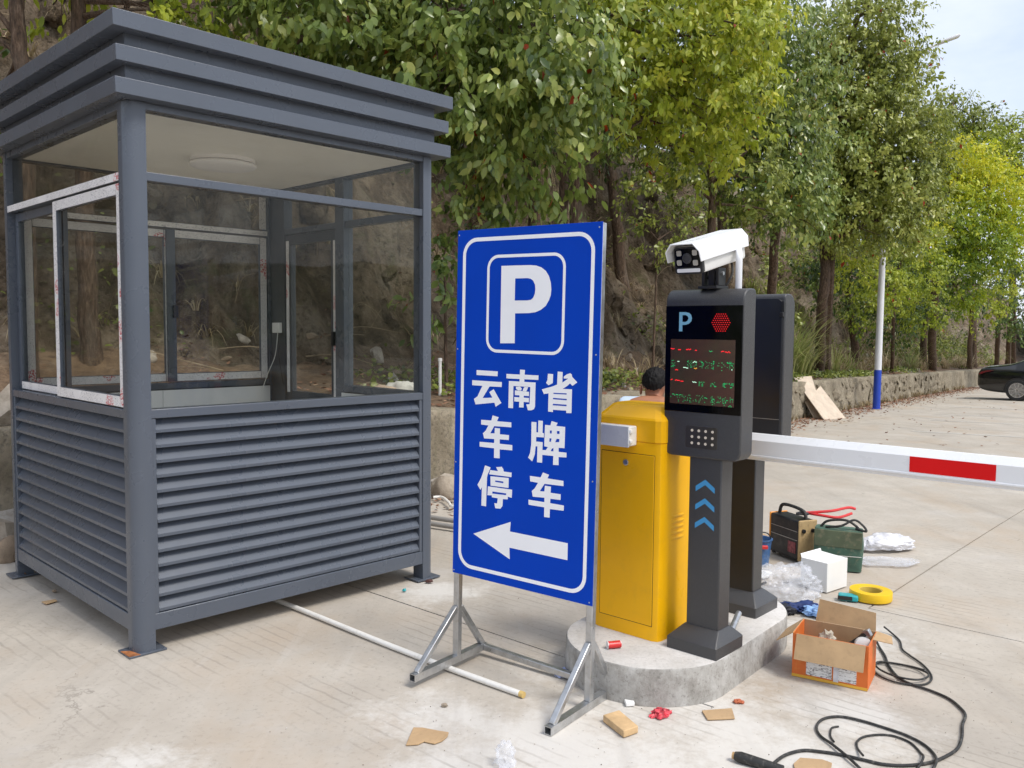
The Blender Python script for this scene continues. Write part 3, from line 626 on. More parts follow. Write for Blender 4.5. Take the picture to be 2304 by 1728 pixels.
# front: two fixed panes
pane(PW, BL-PW, 0.034, 0.039, 1.081, 2.072); pane(PW, BL-PW, 0.034, 0.039, 2.110, 2.372)
# top lights of the other sides
pane(0.034, 0.039, PW, BW-PW, 2.110, 2.372); pane(PW, BL-PW, BW-0.039, BW-0.034, 2.110, 2.372); pane(BL-0.039, BL-0.034, PW, BW-PW, 2.110, 2.372)
# left side: two sliding sashes, film still on the near one and on the transom
frame_y('sliding_sash', 0.010, 0.034, PW+0.004, 0.955, 1.086, 2.066, 0.052, film='lrbt')
frame_y('sliding_sash', 0.040, 0.062, 0.90, BW-PW-0.004, 1.086, 2.066, 0.045, film='b')
MB().box(0.0035, 0.0052, PW+0.002, BW-PW+0.03, 2.074, 2.108).build('protective_film', FILM, booth)
MB().box(0.0040, 0.0052, PW+0.01, BW-PW, 2.078, 2.079).build('protective_film', FILM, booth)
# rear: sliding sashes with film facing inwards
frame_x('sliding_sash', PW+0.004, 0.96, BW-0.036, BW-0.014, 1.086, 2.066, 0.054, film='lrtb', outw=-1)
frame_x('sliding_sash', 0.915, BL-PW-0.004, BW-0.064, BW-0.042, 1.086, 2.066, 0.054, film='rbt', outw=-1)
bbox('window_latch', 0.945, 0.975, BW-0.085, BW-0.064, 1.50, 1.58, MAT['black_plastic'], 0.004)
MB().box(PW, BL-PW, BW-0.0685, BW-0.0665, 2.076, 2.108).build('protective_film', FILM, booth)
MB().box(BL-PW-0.06, BL-PW-0.01, BW-0.0688, BW-0.0665, 2.12, 2.37).build('protective_film', FILM, booth)
# right side: fixed window, mullion, narrow door
pane(BL-0.039, BL-0.034, PW, 0.79, 1.081, 2.072)
bbox('mullion', BL-0.075, BL-0.004, 0.79, 0.885, 0.168, 2.372)
bbox('door_jamb', BL-0.072, BL-0.006, 1.50, BW-PW, 0.168, 2.372, DK)
dr = frame_y('door', BL-0.060, BL-0.022, 0.892, 1.495, 0.13, 2.066, 0.062, mat=DK)
bbox('door_rail', BL-0.058, BL-0.024, 0.952, 1.435, 0.95, 1.01, DK, 0.002, dr)
for z0, z1 in ((0.98, 1.33), (1.42, 2.0)): MB().box(BL-0.0625, BL-0.0605, 0.898, 0.925, z0, z1).build('protective_film', FILM, dr)
MB().box(BL-0.0625, BL-0.0605, 1.455, 1.49, 1.0, 2.03).build('protective_film', FILM, dr)
bbox('door_handle', BL-0.085, BL-0.06, 0.90, 0.925, 1.33, 1.42, MAT['black_plastic'], 0.004, dr)
bbox('switch_box', BL-0.105, BL-0.074, 1.525, 1.61, 1.405, 1.475, MAT['white_plastic'], 0.004)
def wire(pts, r, nm='wire', mat='white_plastic', parent=booth):
    return MB().tube(catmull(pts, 6), r, 6).build(nm, MAT[mat], parent, smooth=True)
wire([(BL-0.09, 1.56, 1.405), (BL-0.10, 1.58, 1.25), (BL-0.13, 1.63, 1.12), (BL-0.16, 1.66, 1.0)], 0.003)
wire([(BL-0.09, 1.55, 1.405), (BL-0.09, 1.54, 1.22), (BL-0.085, 1.50, 1.05)], 0.0025, 'wire', 'black_rubber')

# ---------------------------------------------------------------- blue parking sign
sign = tag(empty('parking_sign', (-0.2335, 3.5575, 0.0085), -0.6374), 'tall blue parking sign with white Chinese lettering and left arrow on steel stand', 'sign')
sign.rotation_euler = (R(-0.3), 0.012, -0.6374)
SX0, SZ0, SW, SH = -0.0205, 0.405, 0.692, 1.437
ST = MAT['steel']
MB().box(SX0, SX0+SW, -0.003, 0.0, SZ0, SZ0+SH).build('sign_panel', MAT['sign_blue'], sign, bevel=0.0008, seg=1)
def plate(poly, y, name, mat, parent):
    return MB().add([(SX0+u, y, SZ0+v) for u, v in poly], [tuple(range(len(poly)))]).build(name, mat, parent)
panel = [c for c in sign.children if c.name.startswith('sign_panel')][0]
def ring(x0, x1, z0, z1, w, r, name):
    a = rrect(x0, x1, z0, z1, r, 8); b = rrect(x0+w, x1-w, z0+w, z1-w, r-w, 8); n = len(a)
    mb = MB().add([(SX0+u, -0.0036, SZ0+v) for u, v in a+b], [(i, (i+1) % n, n+(i+1) % n, n+i) for i in range(n)])
    mb.build(name, MAT['sign_white'], panel)
ring(0.030, SW-0.030, 0.033, SH-0.033, 0.0155, 0.072, 'border_line')
ring(0.1585, 0.5357, 0.9407, 1.3313, 0.012, 0.055, 'letter_frame')
for polys in SIGN_CHARS:
    mb = MB()
    for p in polys: mb.add([(SX0+u, -0.0036, SZ0+v) for u, v in p], [tuple(range(len(p)))])
    mb.build('character', MAT['sign_white'], panel)
plate(SIGN_ARROW, -0.0036, 'arrow', MAT['sign_white'], panel)
plate(SIGN_P, -0.0036, 'letter', MAT['sign_white'], panel)
for p in SIGN_HOLES + [SIGN_P_HOLE]: plate(p, -0.0042, 'counter_shape', MAT['sign_blue'], panel)
for u in (0.008, SW-0.014):
    for v in (0.012, SH*0.33, SH*0.66, SH-0.02): MB().lathe([(0.0035, 0), (0.003, 0.0012), (0.001, 0.0016)], 8).build('rivet', ST, panel, smooth=True, loc=(SX0+u, -0.003, SZ0+v)).rotation_euler = (R(90), 0, 0)
def sq(p0, p1, w=0.028, nm='frame_tube', up=(0, 0, 1)): return MB().bar(p0, p1, w, w, up).build(nm, ST, sign, bevel=0.003)
LX, RX = -0.004, SX0+SW-0.016
for x in (LX, RX): sq((x, 0.016, 0.045 if x == LX else 0.03), (x, 0.016, SZ0+SH-0.002), nm='upright', up=(0, 1, 0))
for z in (SZ0+0.014, SZ0+SH*0.5, SZ0+SH-0.016): sq((LX+0.014, 0.016, z), (RX-0.014, 0.016, z))
def foot(x, z0):
    mb = MB(); y0, y1, w, t = -0.262, 0.205, 0.030, 0.0025
    # hollow square tube, open at the front end
    for a in ((x-w/2, x+w/2, z0, z0+t), (x-w/2, x+w/2, z0+w-t, z0+w)): mb.box(a[0], a[1], y0, y1, a[2], a[3])
    for a in ((x-w/2, x-w/2+t), (x+w/2-t, x+w/2)): mb.box(a[0], a[1], y0, y1, z0+t, z0+w-t)
    mb.build('foot_tube', ST, sign)
    for s in (-1, 1): sq((x, 0.016+s*0.012, 0.255), (x, -0.235 if s < 0 else 0.188, z0+0.028), 0.024, 'brace', (1, 0, 0))
foot(LX, 0.0165); foot(RX, 0.0002)
sq((LX+0.015, 0.19, 0.0315), (RX-0.015, 0.19, 0.0155), 0.026, 'rear_tube')

# ---------------------------------------------------------------- entry terminals
TP = MAT['terminal_paint']; BKP = MAT['black_plastic']
def make_terminal(loc, rz, label, front_detail=True):
    t = tag(empty('entry_terminal', loc, rz), label, 'terminal')
    # foot
    def loft(rings, name, mat, parent):
        mb = MB(); n = None
        for poly, z in rings:
            n = len(poly); mb.v += [(x, y, z) for x, y in poly]
        for i in range(len(rings)-1):
            for k in range(n): mb.f.append((i*n+k, i*n+(k+1) % n, (i+1)*n+(k+1) % n, (i+1)*n+k)); mb.mi.append(0)
        mb.f += [tuple(range(n-1, -1, -1)), tuple(range((len(rings)-1)*n, len(rings)*n))]; mb.mi += [0, 0]
        return mb.build(name, mat, parent, smooth=True)
    loft([(rrect(-0.113, 0.113, -0.118, 0.108, 0.006, 2), 0.0), (rrect(-0.113, 0.113, -0.118, 0.108, 0.006, 2), 0.046), (rrect(-0.110, 0.110, -0.115, 0.105, 0.006, 2), 0.050), (rrect(-0.070, 0.090, -0.060, 0.048, 0.006, 2), 0.094), (rrect(-0.066, 0.086, -0.056, 0.044, 0.006, 2), 0.097)], 'foot', TP, t)
    col = MB().box(-0.062, 0.083, -0.052, 0.040, 0.079, 0.800).build('column', TP, t, bevel=0.005)
    # head: rounded lower corners, rolled top edge
    x0, x1, z0, z1 = -0.178, 0.168, 0.786, 1.462; poly = [(x0, z1), (x1, z1)]
    r = 0.038
    for k in range(7): a = R(0 - 90*k/6); poly.append((x1-r+r*math.cos(a), z0+r+r*math.sin(a)))
    for k in range(7): a = R(-90 - 90*k/6); poly.append((x0+r+r*math.cos(a), z0+r+r*math.sin(a)))
    me = bpy.data.meshes.new('head'); bm = bmesh.new()
    fr = [bm.verts.new((x, -0.066, z)) for x, z in poly]; bk = [bm.verts.new((x, 0.034, z)) for x, z in poly]
    n = len(poly); bm.faces.new(fr); bm.faces.new(bk[::-1])
    for i in range(n): bm.faces.new((fr[i], bk[i], bk[(i+1) % n], fr[(i+1) % n]))
    bm.edges.ensure_lookup_table()
    e = [ed for ed in bm.edges if all(abs(v.co.z-z1) < 1e-5 and v.co.y < 0 for v in ed.verts)]
    bmesh.ops.bevel(bm, geom=e, offset=0.052, segments=9, profile=0.5, affect='EDGES')
    e = [ed for ed in bm.edges if all(abs(v.co.z-z1) < 1e-5 and v.co.y > 0 for v in ed.verts)]
    bmesh.ops.bevel(bm, geom=e, offset=0.02, segments=5, profile=0.5, affect='EDGES')
    bmesh.ops.recalc_face_normals(bm, faces=bm.faces)
    for f in bm.faces: f.smooth = True
    bm.to_mesh(me); bm.free(); me.materials.append(TP); me.set_sharp_from_angle(angle=R(35))
    head = bpy.data.objects.new('head', me); COL.objects.link(head); head.parent = t
    bv = head.modifiers.new('bevel', 'BEVEL'); bv.width = 0.006; bv.segments = 3; bv.limit_method = 'ANGLE'; bv.angle_limit = R(50)
    # back cover plate and hinge
    MB().prism(rrect(x0+0.012, x1-0.012, z0+0.014, z1-0.02, 0.03, 5), 'y', 0.030, 0.037).build('back_cover', simple_once('terminal_back', (0.014, 0.016, 0.022), 0.35), head, bevel=0.002)
    MB().box(x0+0.014, x1-0.014, 0.0372, 0.0378, z0+0.115, z0+0.117).build('cover_seam', ST, head)
    MB().box(-0.058, 0.079, 0.040, 0.0425, 0.082, 0.78).build('column_cover', BKP, col, bevel=0.001)
    MB().lathe([(0.005, 0), (0.004, 0.003)], 10).build('screw', ST, col, smooth=True, loc=(-0.02, 0.0425, 0.72)).rotation_euler = (R(-90), 0, 0)
    MB().box(-0.168-0.010, -0.168+0.004, 0.026, 0.046, 1.38, 1.43).box(-0.175, -0.160, 0.036, 0.050, 1.36, 1.38).build('latch', BKP, head, bevel=0.002)
    for k in range(3):
        za = 0.700 - 0.0755*k; xc = 0.0125; w, dr_, th = 0.043, 0.030, 0.022
        MB().add([(xc, -0.0535, za), (xc+w, -0.0535, za-dr_), (xc+w, -0.0535, za-dr_-th), (xc, -0.0535, za-th), (xc-w, -0.0535, za-dr_-th), (xc-w, -0.0535, za-dr_)], [(0, 1, 2, 3), (0, 3, 4, 5)]).build('chevron', MAT['chevron_blue'], col)
    # black glass front, letter, lamp, matrix, infra-red array
    gp = MB().box(-0.1765, 0.1655, -0.0685, -0.060, 0.968, 1.396).build('screen_glass', simple_once('screen_black', (0.002, 0.002, 0.002), 0.12), head, bevel=0.002)
    if front_detail:
        lo = [(0, 0), (0.0155, 0), (0.0155, 0.026), (0.030, 0.026), (0.046, 0.031), (0.056, 0.041), (0.0585, 0.053), (0.055, 0.066), (0.045, 0.074), (0.030, 0.077), (0, 0.077)]
        LXX, LZZ = -0.1135, 1.293
        MB().add([(LXX+u, -0.0692, LZZ+v) for u, v in lo], [tuple(range(len(lo)))]).build('screen_letter', MAT['letter_blue'], gp)
        ho = [(0.0155, 0.038), (0.029, 0.038), (0.038, 0.042), (0.043, 0.052), (0.039, 0.061), (0.030, 0.065), (0.0155, 0.065)]
        MB().add([(LXX+u, -0.0696, LZZ+v) for u, v in ho], [tuple(range(len(ho)))]).build('letter_counter', simple_once('screen_black', (0.003, 0.003, 0.0035), 0.08), gp)
        mb = MB(); n_ = 0
        for i in range(-6, 7):
            for j in range(-6, 7):
                u = i*0.0096 + (j % 2)*0.0048; v = j*0.0083
                if u*u+v*v < 0.0385**2: mb.lathe([(0.0017, 0), (0.0017, 0.0006), (0.001, 0.001)], 6, (0.0735+u, v, 0))
        o = mb.build('signal_lamp', MAT['led_red'], gp, loc=(0, -0.0686, 1.3285)); o.rotation_euler = (R(90), 0, 0)
        mx0, mx1, mz0, mz1 = -0.150, 0.138, 1.000, 1.261
        lm = MB().box(mx0, mx1, -0.0692, -0.0686, mz0, mz1).build('led_matrix', MAT['led_matrix'], gp)
        # lit runs of the scrolling text, one row at a time (u from left 0..1, v from top 0..1)
        rows = [('led_red', [(0.00, .155, .075), (.12, .155, .05), (.25, .158, .08), (.39, .165, .035), (.79, .178, .05), (.85, .18, .09), (.01, .635, .045), (.08, .64, .08), (.17, .65, .06), (.08, .478, .05)]),
                ('led_green', [(.61, .172, .07), (.02, .335, .025), (.02, .375, .025), (.02, .415, .025), (.27, .335, .025), (.27, .36, .025), (.27, .39, .025), (.49, .345, .06), (.52, .37, .03), (.67, .335, .012), (.67, .37, .012), (.67, .405, .012), (.67, .44, .012), (.64, .36, .06), (.80, .345, .03), (.88, .345, .07), (.95, .37, .02), (.80, .41, .025), (.80, .45, .025), (.88, .42, .08),
                               (.50, .648, .05), (.64, .655, .03), (.64, .70, .02), (.70, .705, .055), (.83, .655, .06), (.90, .655, .05), (.92, .71, .05), (.01, .86, .03), (.01, .90, .03), (.04, .865, .10), (.15, .868, .05), (.33, .875, .035), (.33, .91, .02), (.55, .885, .05), (.55, .92, .025), (.55, .955, .025), (.66, .905, .05), (.67, .94, .015), (.67, .97, .012), (.82, .90, .04), (.88, .905, .045), (.84, .94, .02), (.87, .935, .03), (.85, .97, .03), (.92, .985, .06)]),
                ('led_pale', [(.115, .337, .045), (.21, .435, .085), (.36, .345, .075), (.36, .65, .075), (.95, .45, .03)]), ('led_amber', [(.38, .44, .05)])]
        for mname, runs in rows:
            mb = MB()
            for (u, v, L) in runs:
                nn = max(1, int(L*(mx1-mx0)/0.0046)); rnd = random.Random(int(u*1000)+int(v*7000))
                for q in range(nn):
                    if mname == 'led_green' and rnd.random() < 0.22: continue
                    xx = mx0 + u*(mx1-mx0) + q*0.0046; zz = mz1 - v*(mz1-mz0) + rnd.choice((0, 0, 0, -0.002, 0.002))
                    mb.box(xx, xx+0.0036, -0.0698, -0.0693, zz-0.0015, zz+0.0015)
            if mname == 'led_green':
                rnd = random.Random(5)
                for (v0, v1, cells) in ((.33, .45, 11), (.86, .985, 11), (.645, .72, 6)):
                    for ci in range(cells):
                        if rnd.random() < .2: continue
                        for a_ in range(4):
                            for b_ in range(6):
                                if rnd.random() < .34:
                                    uu = (ci+.12+.2*a_)/cells if cells == 11 else .45+.55*(ci+.12+.2*a_)/cells
                                    xx = mx0+uu*(mx1-mx0); zz = mz1-(v0+(v1-v0)*b_/6)*(mz1-mz0); mb.box(xx, xx+.0026, -.0697, -.0693, zz-.0012, zz+.0012)
            mb.build('lit_text', MAT[mname], lm)
        kp = MB().prism(rrect(-0.074, 0.068, 0.825, 0.914, 0.008, 4), 'y', -0.0675, -0.0655).build('infrared_window', simple_once('ir_window', (0.05, 0.045, 0.04), 0.12), head, bevel=0.001)
        mb = MB()
        for i in range(4):
            for j in range(3):
                mb.lathe([(0.0058, 0), (0.0055, 0.002), (0.003, 0.004)], 10, (-0.044+0.0305*i, 0.845+0.0255*j, 0))
        o = mb.build('infrared_led', MAT['ir_white'], kp, smooth=True, loc=(0, -0.0675, 0)); o.rotation_euler = (R(90), 0, 0)
    return t
T1 = make_terminal((0.805, 3.4375, 0.15), PHI, 'black entry terminal with lit text screen and blue chevrons on its column')
T2 = make_terminal((1.095, 3.925, 0.15), PHI+math.pi, 'black terminal turned away, behind the boom and the screen terminal', front_detail=True)

# ---------------------------------------------------------------- camera on the front terminal
def plate_camera():
    c0 = T1.location + EV*0.0 + DV*(-0.035) + Vector((0, 0, 1.462))
    t = tag(empty('plate_camera', (c0.x, c0.y, 0.15+1.462), PHI), 'white box camera with sun hood mounted on top of the screen terminal', 'camera')
    mb = MB().box(-0.040, 0.044, -0.02, 0.075, 0.0, 0.012)
    mb.build('mount_plate', BKP, t, bevel=0.002)
    mb = MB().box(-0.036, -0.022, 0.0, 0.06, 0.012, 0.085).box(0.026, 0.040, 0.0, 0.06, 0.012, 0.085).box(-0.036, 0.040, 0.02, 0.045, 0.040, 0.050).box(-0.012, 0.016, 0.01, 0.05, 0.012, 0.08)
    mb.build('bracket', BKP, t, bevel=0.003)
    MB().tube([(-0.042, 0.03, 0.062), (0.046, 0.03, 0.062)], 0.008, 10).build('pivot_bolt', ST, t, smooth=True)
    h = bpy.data.objects.new('housing', None)
    tilt = R(13)
    def tp(mbx):
        M_ = Matrix.Translation((0, 0.02, 0.150)) @ Matrix.Rotation(tilt, 4, 'X')
        mbx.v = [tuple(M_ @ Vector(p)) for p in mbx.v]; return mbx
    body = [(-0.058, -0.055), (0.058, -0.055), (0.062, -0.045), (0.062, 0.030), (0.045, 0.048), (-0.045, 0.048), (-0.062, 0.030), (-0.062, -0.045)]
    hb = tp(MB().prism(body, 'y', -0.178, 0.150)).build('housing', MAT['white_plastic'], t, bevel=0.003)
    hood = [(-0.074, -0.008), (-0.070, -0.008), (-0.070, 0.032), (-0.046, 0.060), (0.046, 0.060), (0.070, 0.032), (0.070, -0.008), (0.074, -0.008), (0.074, 0.034), (0.049, 0.065), (-0.049, 0.065), (-0.074, 0.034)]
    mb = MB(); n = len(hood)
    vs = [(x, -0.232 if z > 0.03 else -0.222, z) for x, z in hood] + [(x, 0.165, z) for x, z in hood]
    mb.add(vs, [tuple(range(n-1, -1, -1)), tuple(range(n, 2*n))] + [(i, (i+1) % n, n+(i+1) % n, n+i) for i in range(n)])
    tp(mb).build('sun_hood', MAT['boom_white'], t, bevel=0.002)
    fpoly = rrect(-0.060, 0.060, -0.058, 0.046, 0.014, 4)
    fr_ = tp(MB().prism(fpoly, 'y', -0.194, -0.176)).build('front_bezel', BKP, t, bevel=0.002)
    tp(MB().prism(rrect(-0.052, 0.052, -0.030, 0.040, 0.01, 4), 'y', -0.1965, -0.1935)).build('front_glass', simple_once('screen_black', (0.003, 0.003, 0.0035), 0.08), fr_)
    tp(MB().prism(rrect(-0.050, 0.050, -0.050, -0.036, 0.004, 3), 'y', -0.1962, -0.1935)).build('white_strip', MAT['boom_white'], fr_)
    for (u, v, r_) in ((-0.034, 0.024, 0.0105), (0.034, 0.024, 0.0105), (-0.036, -0.012, 0.0105), (0.034, -0.014, 0.0105)):
        tp(MB().prism(rrect(u-r_, u+r_, v-r_, v+r_, 0.005, 3), 'y', -0.1985, -0.196)).build('lamp_lens', simple_once('lamp_lens', (0.42, 0.40, 0.36), 0.2), fr_)
    q = MB().lathe([(0.020, 0), (0.020, 0.006), (0.015, 0.007), (0.013, 0.003)], 20)
    q.v = [(x, -0.1955-z, y+0.004) for x, y, z in q.v]
    tp(q).build('lens', MAT['dark_metal'], fr_, smooth=True)
    MB().tube(catmull([(0.098, 0.055, 0.0), (0.098, 0.055, 0.09), (0.094, 0.062, 0.13), (0.07, 0.10, 0.165)], 6), 0.0135, 12).build('cable_conduit', MAT['pole_white'], t, smooth=True)
    MB().tube(catmull([(0.03, 0.06, 0.0), (0.05, 0.09, 0.06), (0.03, 0.12, 0.11), (0.0, 0.13, 0.12)], 6), 0.005, 8).build('cable', MAT['black_rubber'], t, smooth=True)
plate_camera()

# ---------------------------------------------------------------- barrier gate
def barrier():
    t = tag(empty('barrier_gate', (0.489, 3.577, 0.15), PHI), 'yellow barrier cabinet on the island with a long white and red boom', 'barrier')
    YP = MAT['yellow_paint']
    def loft(rings, name, mat, parent, sm=40):
        mb = MB(); n = len(rings[0][0])
        for poly, z in rings: mb.v += [(x, y, z) for x, y in poly]
        for i in range(len(rings)-1):
            for k in range(n): mb.f.append((i*n+k, i*n+(k+1) % n, (i+1)*n+(k+1) % n, (i+1)*n+k)); mb.mi.append(0)
        mb.f += [tuple(range(n-1, -1, -1)), tuple(range((len(rings)-1)*n, len(rings)*n))]; mb.mi += [0, 0]
        return mb.build(name, mat, parent, smooth=True, angle=sm)
    def ch(x0, x1, y0, y1, c): return [(x0+c, y0), (x1-c, y0), (x1-c*0.3, y0+c*0.3), (x1, y0+c), (x1, y1-c), (x1-c, y1), (x0+c, y1), (x0, y1-c), (x0, y0+c), (x0+c*0.3, y0+c*0.3)]
    body = loft([(ch(-0.168, 0.168, 0, 0.272, 0.030), 0.0), (ch(-0.168, 0.168, 0, 0.272, 0.030), 0.830)], 'cabinet_body', YP, t, 25)
    lid = loft([(ch(-0.166, 0.166, 0.002, 0.27, 0.030), 0.8305), (ch(-0.166, 0.166, 0.002, 0.27, 0.030), 0.833), (ch(-0.1705, 0.1705, -0.003, 0.275, 0.032), 0.8335), (ch(-0.1705, 0.1705, -0.003, 0.275, 0.032), 0.923), (ch(-0.166, 0.166, 0.002, 0.27, 0.034), 0.932), (ch(-0.130, 0.130, 0.055, 0.217, 0.03), 0.978), (ch(-0.115, 0.115, 0.07, 0.20, 0.03), 0.984)], 'cabinet_lid', YP, t, 14)
    MB().box(-0.1325, 0.1385, -0.0006, 0.002, 0.0605, 0.7805).build('door_gap', simple_once('gap_dark', (0.10, 0.045, 0.004), 0.8), body)
    d = MB().box(-0.130, 0.136, -0.0022, 0.004, 0.063, 0.778).build('cabinet_door', YP, body, bevel=0.0015)
    lk = MB().lathe([(0.013, 0), (0.013, 0.004), (0.010, 0.006), (0.004, 0.006)], 20)
    lk.v = [(x-0.004, -0.002-z, y+0.738) for x, y, z in lk.v]; lk.build('lock', ST, d, smooth=True)
    for k in range(5):
        z = 0.515 - 0.0235*k; mb = MB()
        def fn(u, v):
            a = math.pi*v; return (0.168+0.0045*math.sin(a)*min(1, 6*u, 6*(1-u)), 0.085+0.105*u, z+0.007*math.cos(a)*min(1, 0.4+5*u, 0.4+5*(1-u)))
        mb.grid(fn, 9, 7); mb.build('vent', YP, body, smooth=True)
    # white junction box on the front
    jb = MB().box(-0.152, 0.050, -0.062, -0.003, 0.815, 0.898).build('junction_box', MAT['white_plastic'], t, bevel=0.006, seg=3)
    MB().box(-0.148, 0.054, -0.070, -0.0625, 0.812, 0.901).build('box_cover', simple_once('junction_cover', (0.70, 0.71, 0.71), 0.25), jb, bevel=0.004)
    for z in (0.83, 0.872): MB().box(0.046, 0.060, -0.066, -0.045, z, z+0.014).build('box_clip', MAT['white_plastic'], jb, bevel=0.002)
    # boom
    MB().box(-0.06, 0.16, 0.272, 0.318, 0.74, 0.90).build('boom_hub', MAT['dark_metal'], t, bevel=0.006)
    pr = [(-0.022, -0.041), (-0.022, 0.021), (-0.004, 0.049), (0.010, 0.049), (0.022, 0.021), (0.022, -0.041), (0.016, -0.049), (-0.026, -0.049), (-0.026, -0.041)]
    mb = MB().prism([(0.348+y, 0.820+z) for y, z in pr], 'x', -0.20, 3.20)
    bo = mb.build('boom', MAT['boom_white'], t, bevel=0.0015)
    for x in (1.03, 2.02): MB().box(x, x+0.285, 0.3245, 0.3258, 0.783, 0.840).build('red_stripe', MAT['boom_red'], bo)
    MB().box(-0.2, 3.2, 0.345, 0.351, 0.756, 0.772).build('rubber_edge', MAT['boom_white'], bo)
barrier()

# ---------------------------------------------------------------- unseen hills added to cut low sky light and darken glass reflections
def added_hills():
    t = NT('added_hills_wood'); v = t.pos(); a = t.noise(v, .22, 6, .7)
    t.col(t.ramp(a, [(.3, (.02, .035, .012)), (.5, (.05, .08, .025)), (.7, (.10, .13, .04))])); t.rough(.95); t.bump(a, 1.0, 1.5)
    mb = MB(); NU, NV = 110, 14
    def fn(u, v):
        az = R(31 + 287*u); r = 62 + 110*v; h = 8*(min(1, v*1.7))**.8*(1+.35*mnoise.noise((math.cos(az)*2.2, math.sin(az)*2.2, 5))) + 5*v
        h += 1.6*mnoise.noise((math.sin(az)*r*.12, math.cos(az)*r*.12, 2))*min(1, v*6)
        x, y = math.sin(az)*r, math.cos(az)*r
        return (x, y, gz(x, y) - .5 + h)
    mb.grid(fn, NU, NV); tag(mb.build('added_hills', t.m, smooth=True, angle=180), kind='structure')
added_hills()
# ---------------------------------------------------------------- retaining wall, terrace and rock slope
WALL_PTS = [(-14, -1.5), (-9, 2.0), (-6, 4.15), (-3.5, 5.95), (-0.63, 7.87), (1.62, 11.1), (4.0, 14.58), (8.4, 21.0), (14, 29), (22, 40), (34, 56), (52, 80)]
WL = [p.xy for p in catmull([(x, y, 0) for x, y in WALL_PTS], 14)]
WS = [0.0]
for i in range(1, len(WL)): WS.append(WS[-1] + (WL[i]-WL[i-1]).length)
WSa = np.array(WS); WLx = np.array([p.x for p in WL]); WLy = np.array([p.y for p in WL])
def wall_at(s):
    x, y = float(np.interp(s, WSa, WLx)), float(np.interp(s, WSa, WLy))
    x2, y2 = float(np.interp(s+0.2, WSa, WLx)), float(np.interp(s+0.2, WSa, WLy)); x1, y1 = float(np.interp(s-0.2, WSa, WLx)), float(np.interp(s-0.2, WSa, WLy))
    d = Vector((x2-x1, y2-y1)).normalized()
    return Vector((x, y)), d, Vector((-d.y, d.x))
def wall_coords(x, y):
    dx, dy = WLx-x, WLy-y; i = int(np.argmin(dx*dx+dy*dy)); best = None
    for k in (i-1, i):
        if 0 <= k < len(WL)-1:
            a, b = WL[k], WL[k+1]; ab = b-a; u = max(0, min(1, (Vector((x, y))-a).dot(ab)/ab.length_squared)); q = a+ab*u
            d2 = (Vector((x, y))-q).length
            if best is None or d2 < best[0]: best = (d2, WS[k]+u*ab.length, (ab.x*(y-q.y)-ab.y*(x-q.x)))
    return best[1], best[0]*(1 if best[2] > 0 else -1)
PT_ = np.array([0.0, 0.25, 1.0, 2.1, 2.5, 5.2, 9.0, 20, 45]); PZ_ = np.array([0.72, 0.74, 0.86, 1.12, 1.5, 6.1, 8.3, 11.5, 15.0])
def hill_z(s, t):
    p, d, n = wall_at(s); q = p + n*t
    z = float(np.interp(t, PT_, PZ_)) + gz(p.x, p.y)
    a = min(1.0, max(0.0, (t-1.6)/1.2))
    v = Vector((s*0.55, t*0.42, 3.1))
    z += a*(0.75*mnoise.fractal(v, 0.9, 2.1, 6) + 0.30*abs(mnoise.noise((s*1.3+7, t*1.9, 0.4))))
    z += 0.05*mnoise.noise((q.x*2.3, q.y*2.3, 1.0)) * min(1, t/0.3)
    return z
def hill():
    ss = list(np.arange(3.0, 9.0, 0.3)) + list(np.arange(9.0, 34.0, 0.115)) + list(np.arange(34, 50.0, 0.25)) + list(np.arange(50, WS[-1], 1.0))
    ts = [0.0, 0.12, 0.25] + list(np.arange(0.4, 1.8, 0.2)) + list(np.arange(1.8, 7.0, 0.085)) + list(np.arange(7, 14, 0.5)) + [16, 19, 23, 28, 36, 45]
    nt = len(ts); V = []
    for s in ss:
        p, d, n = wall_at(s)
        for t in ts:
            q = p + n*(t+0.02)
            a = min(1.0, max(0.0, (t-1.8)/1.0))
            w = 0.32*a*mnoise.fractal((s*0.9, t*0.9, 9.0), 0.8, 2.2, 5)
            rg = abs(mnoise.noise((s*1.15+t*.5, t*1.5, 4.0)))+.5*abs(mnoise.noise((s*2.6, t*3.1+s*.7, 8.0)))+.25*abs(mnoise.noise((s*6, t*6.5, 3.0)))
            w += a*.34*(rg-.35)
            q2 = q - n*w
            V.append((q2.x, q2.y, hill_z(s, t) + a*.10*mnoise.noise((s*3.3, t*3.3, 6))))
    mb = MB(); mb.v = V
    mb.f = [(i*nt+j, (i+1)*nt+j, (i+1)*nt+j+1, i*nt+j+1) for i in range(len(ss)-1) for j in range(nt-1)]; jj = [j for i in range(len(ss)-1) for j in range(nt-1)]
    mb.mi = [0 if 2.0 < ts[j] else 1 for j in jj]
    tag(mb.build('hillside', [MAT['rock_face'], MAT['earth']], smooth=True, angle=180), kind='structure')
hill()
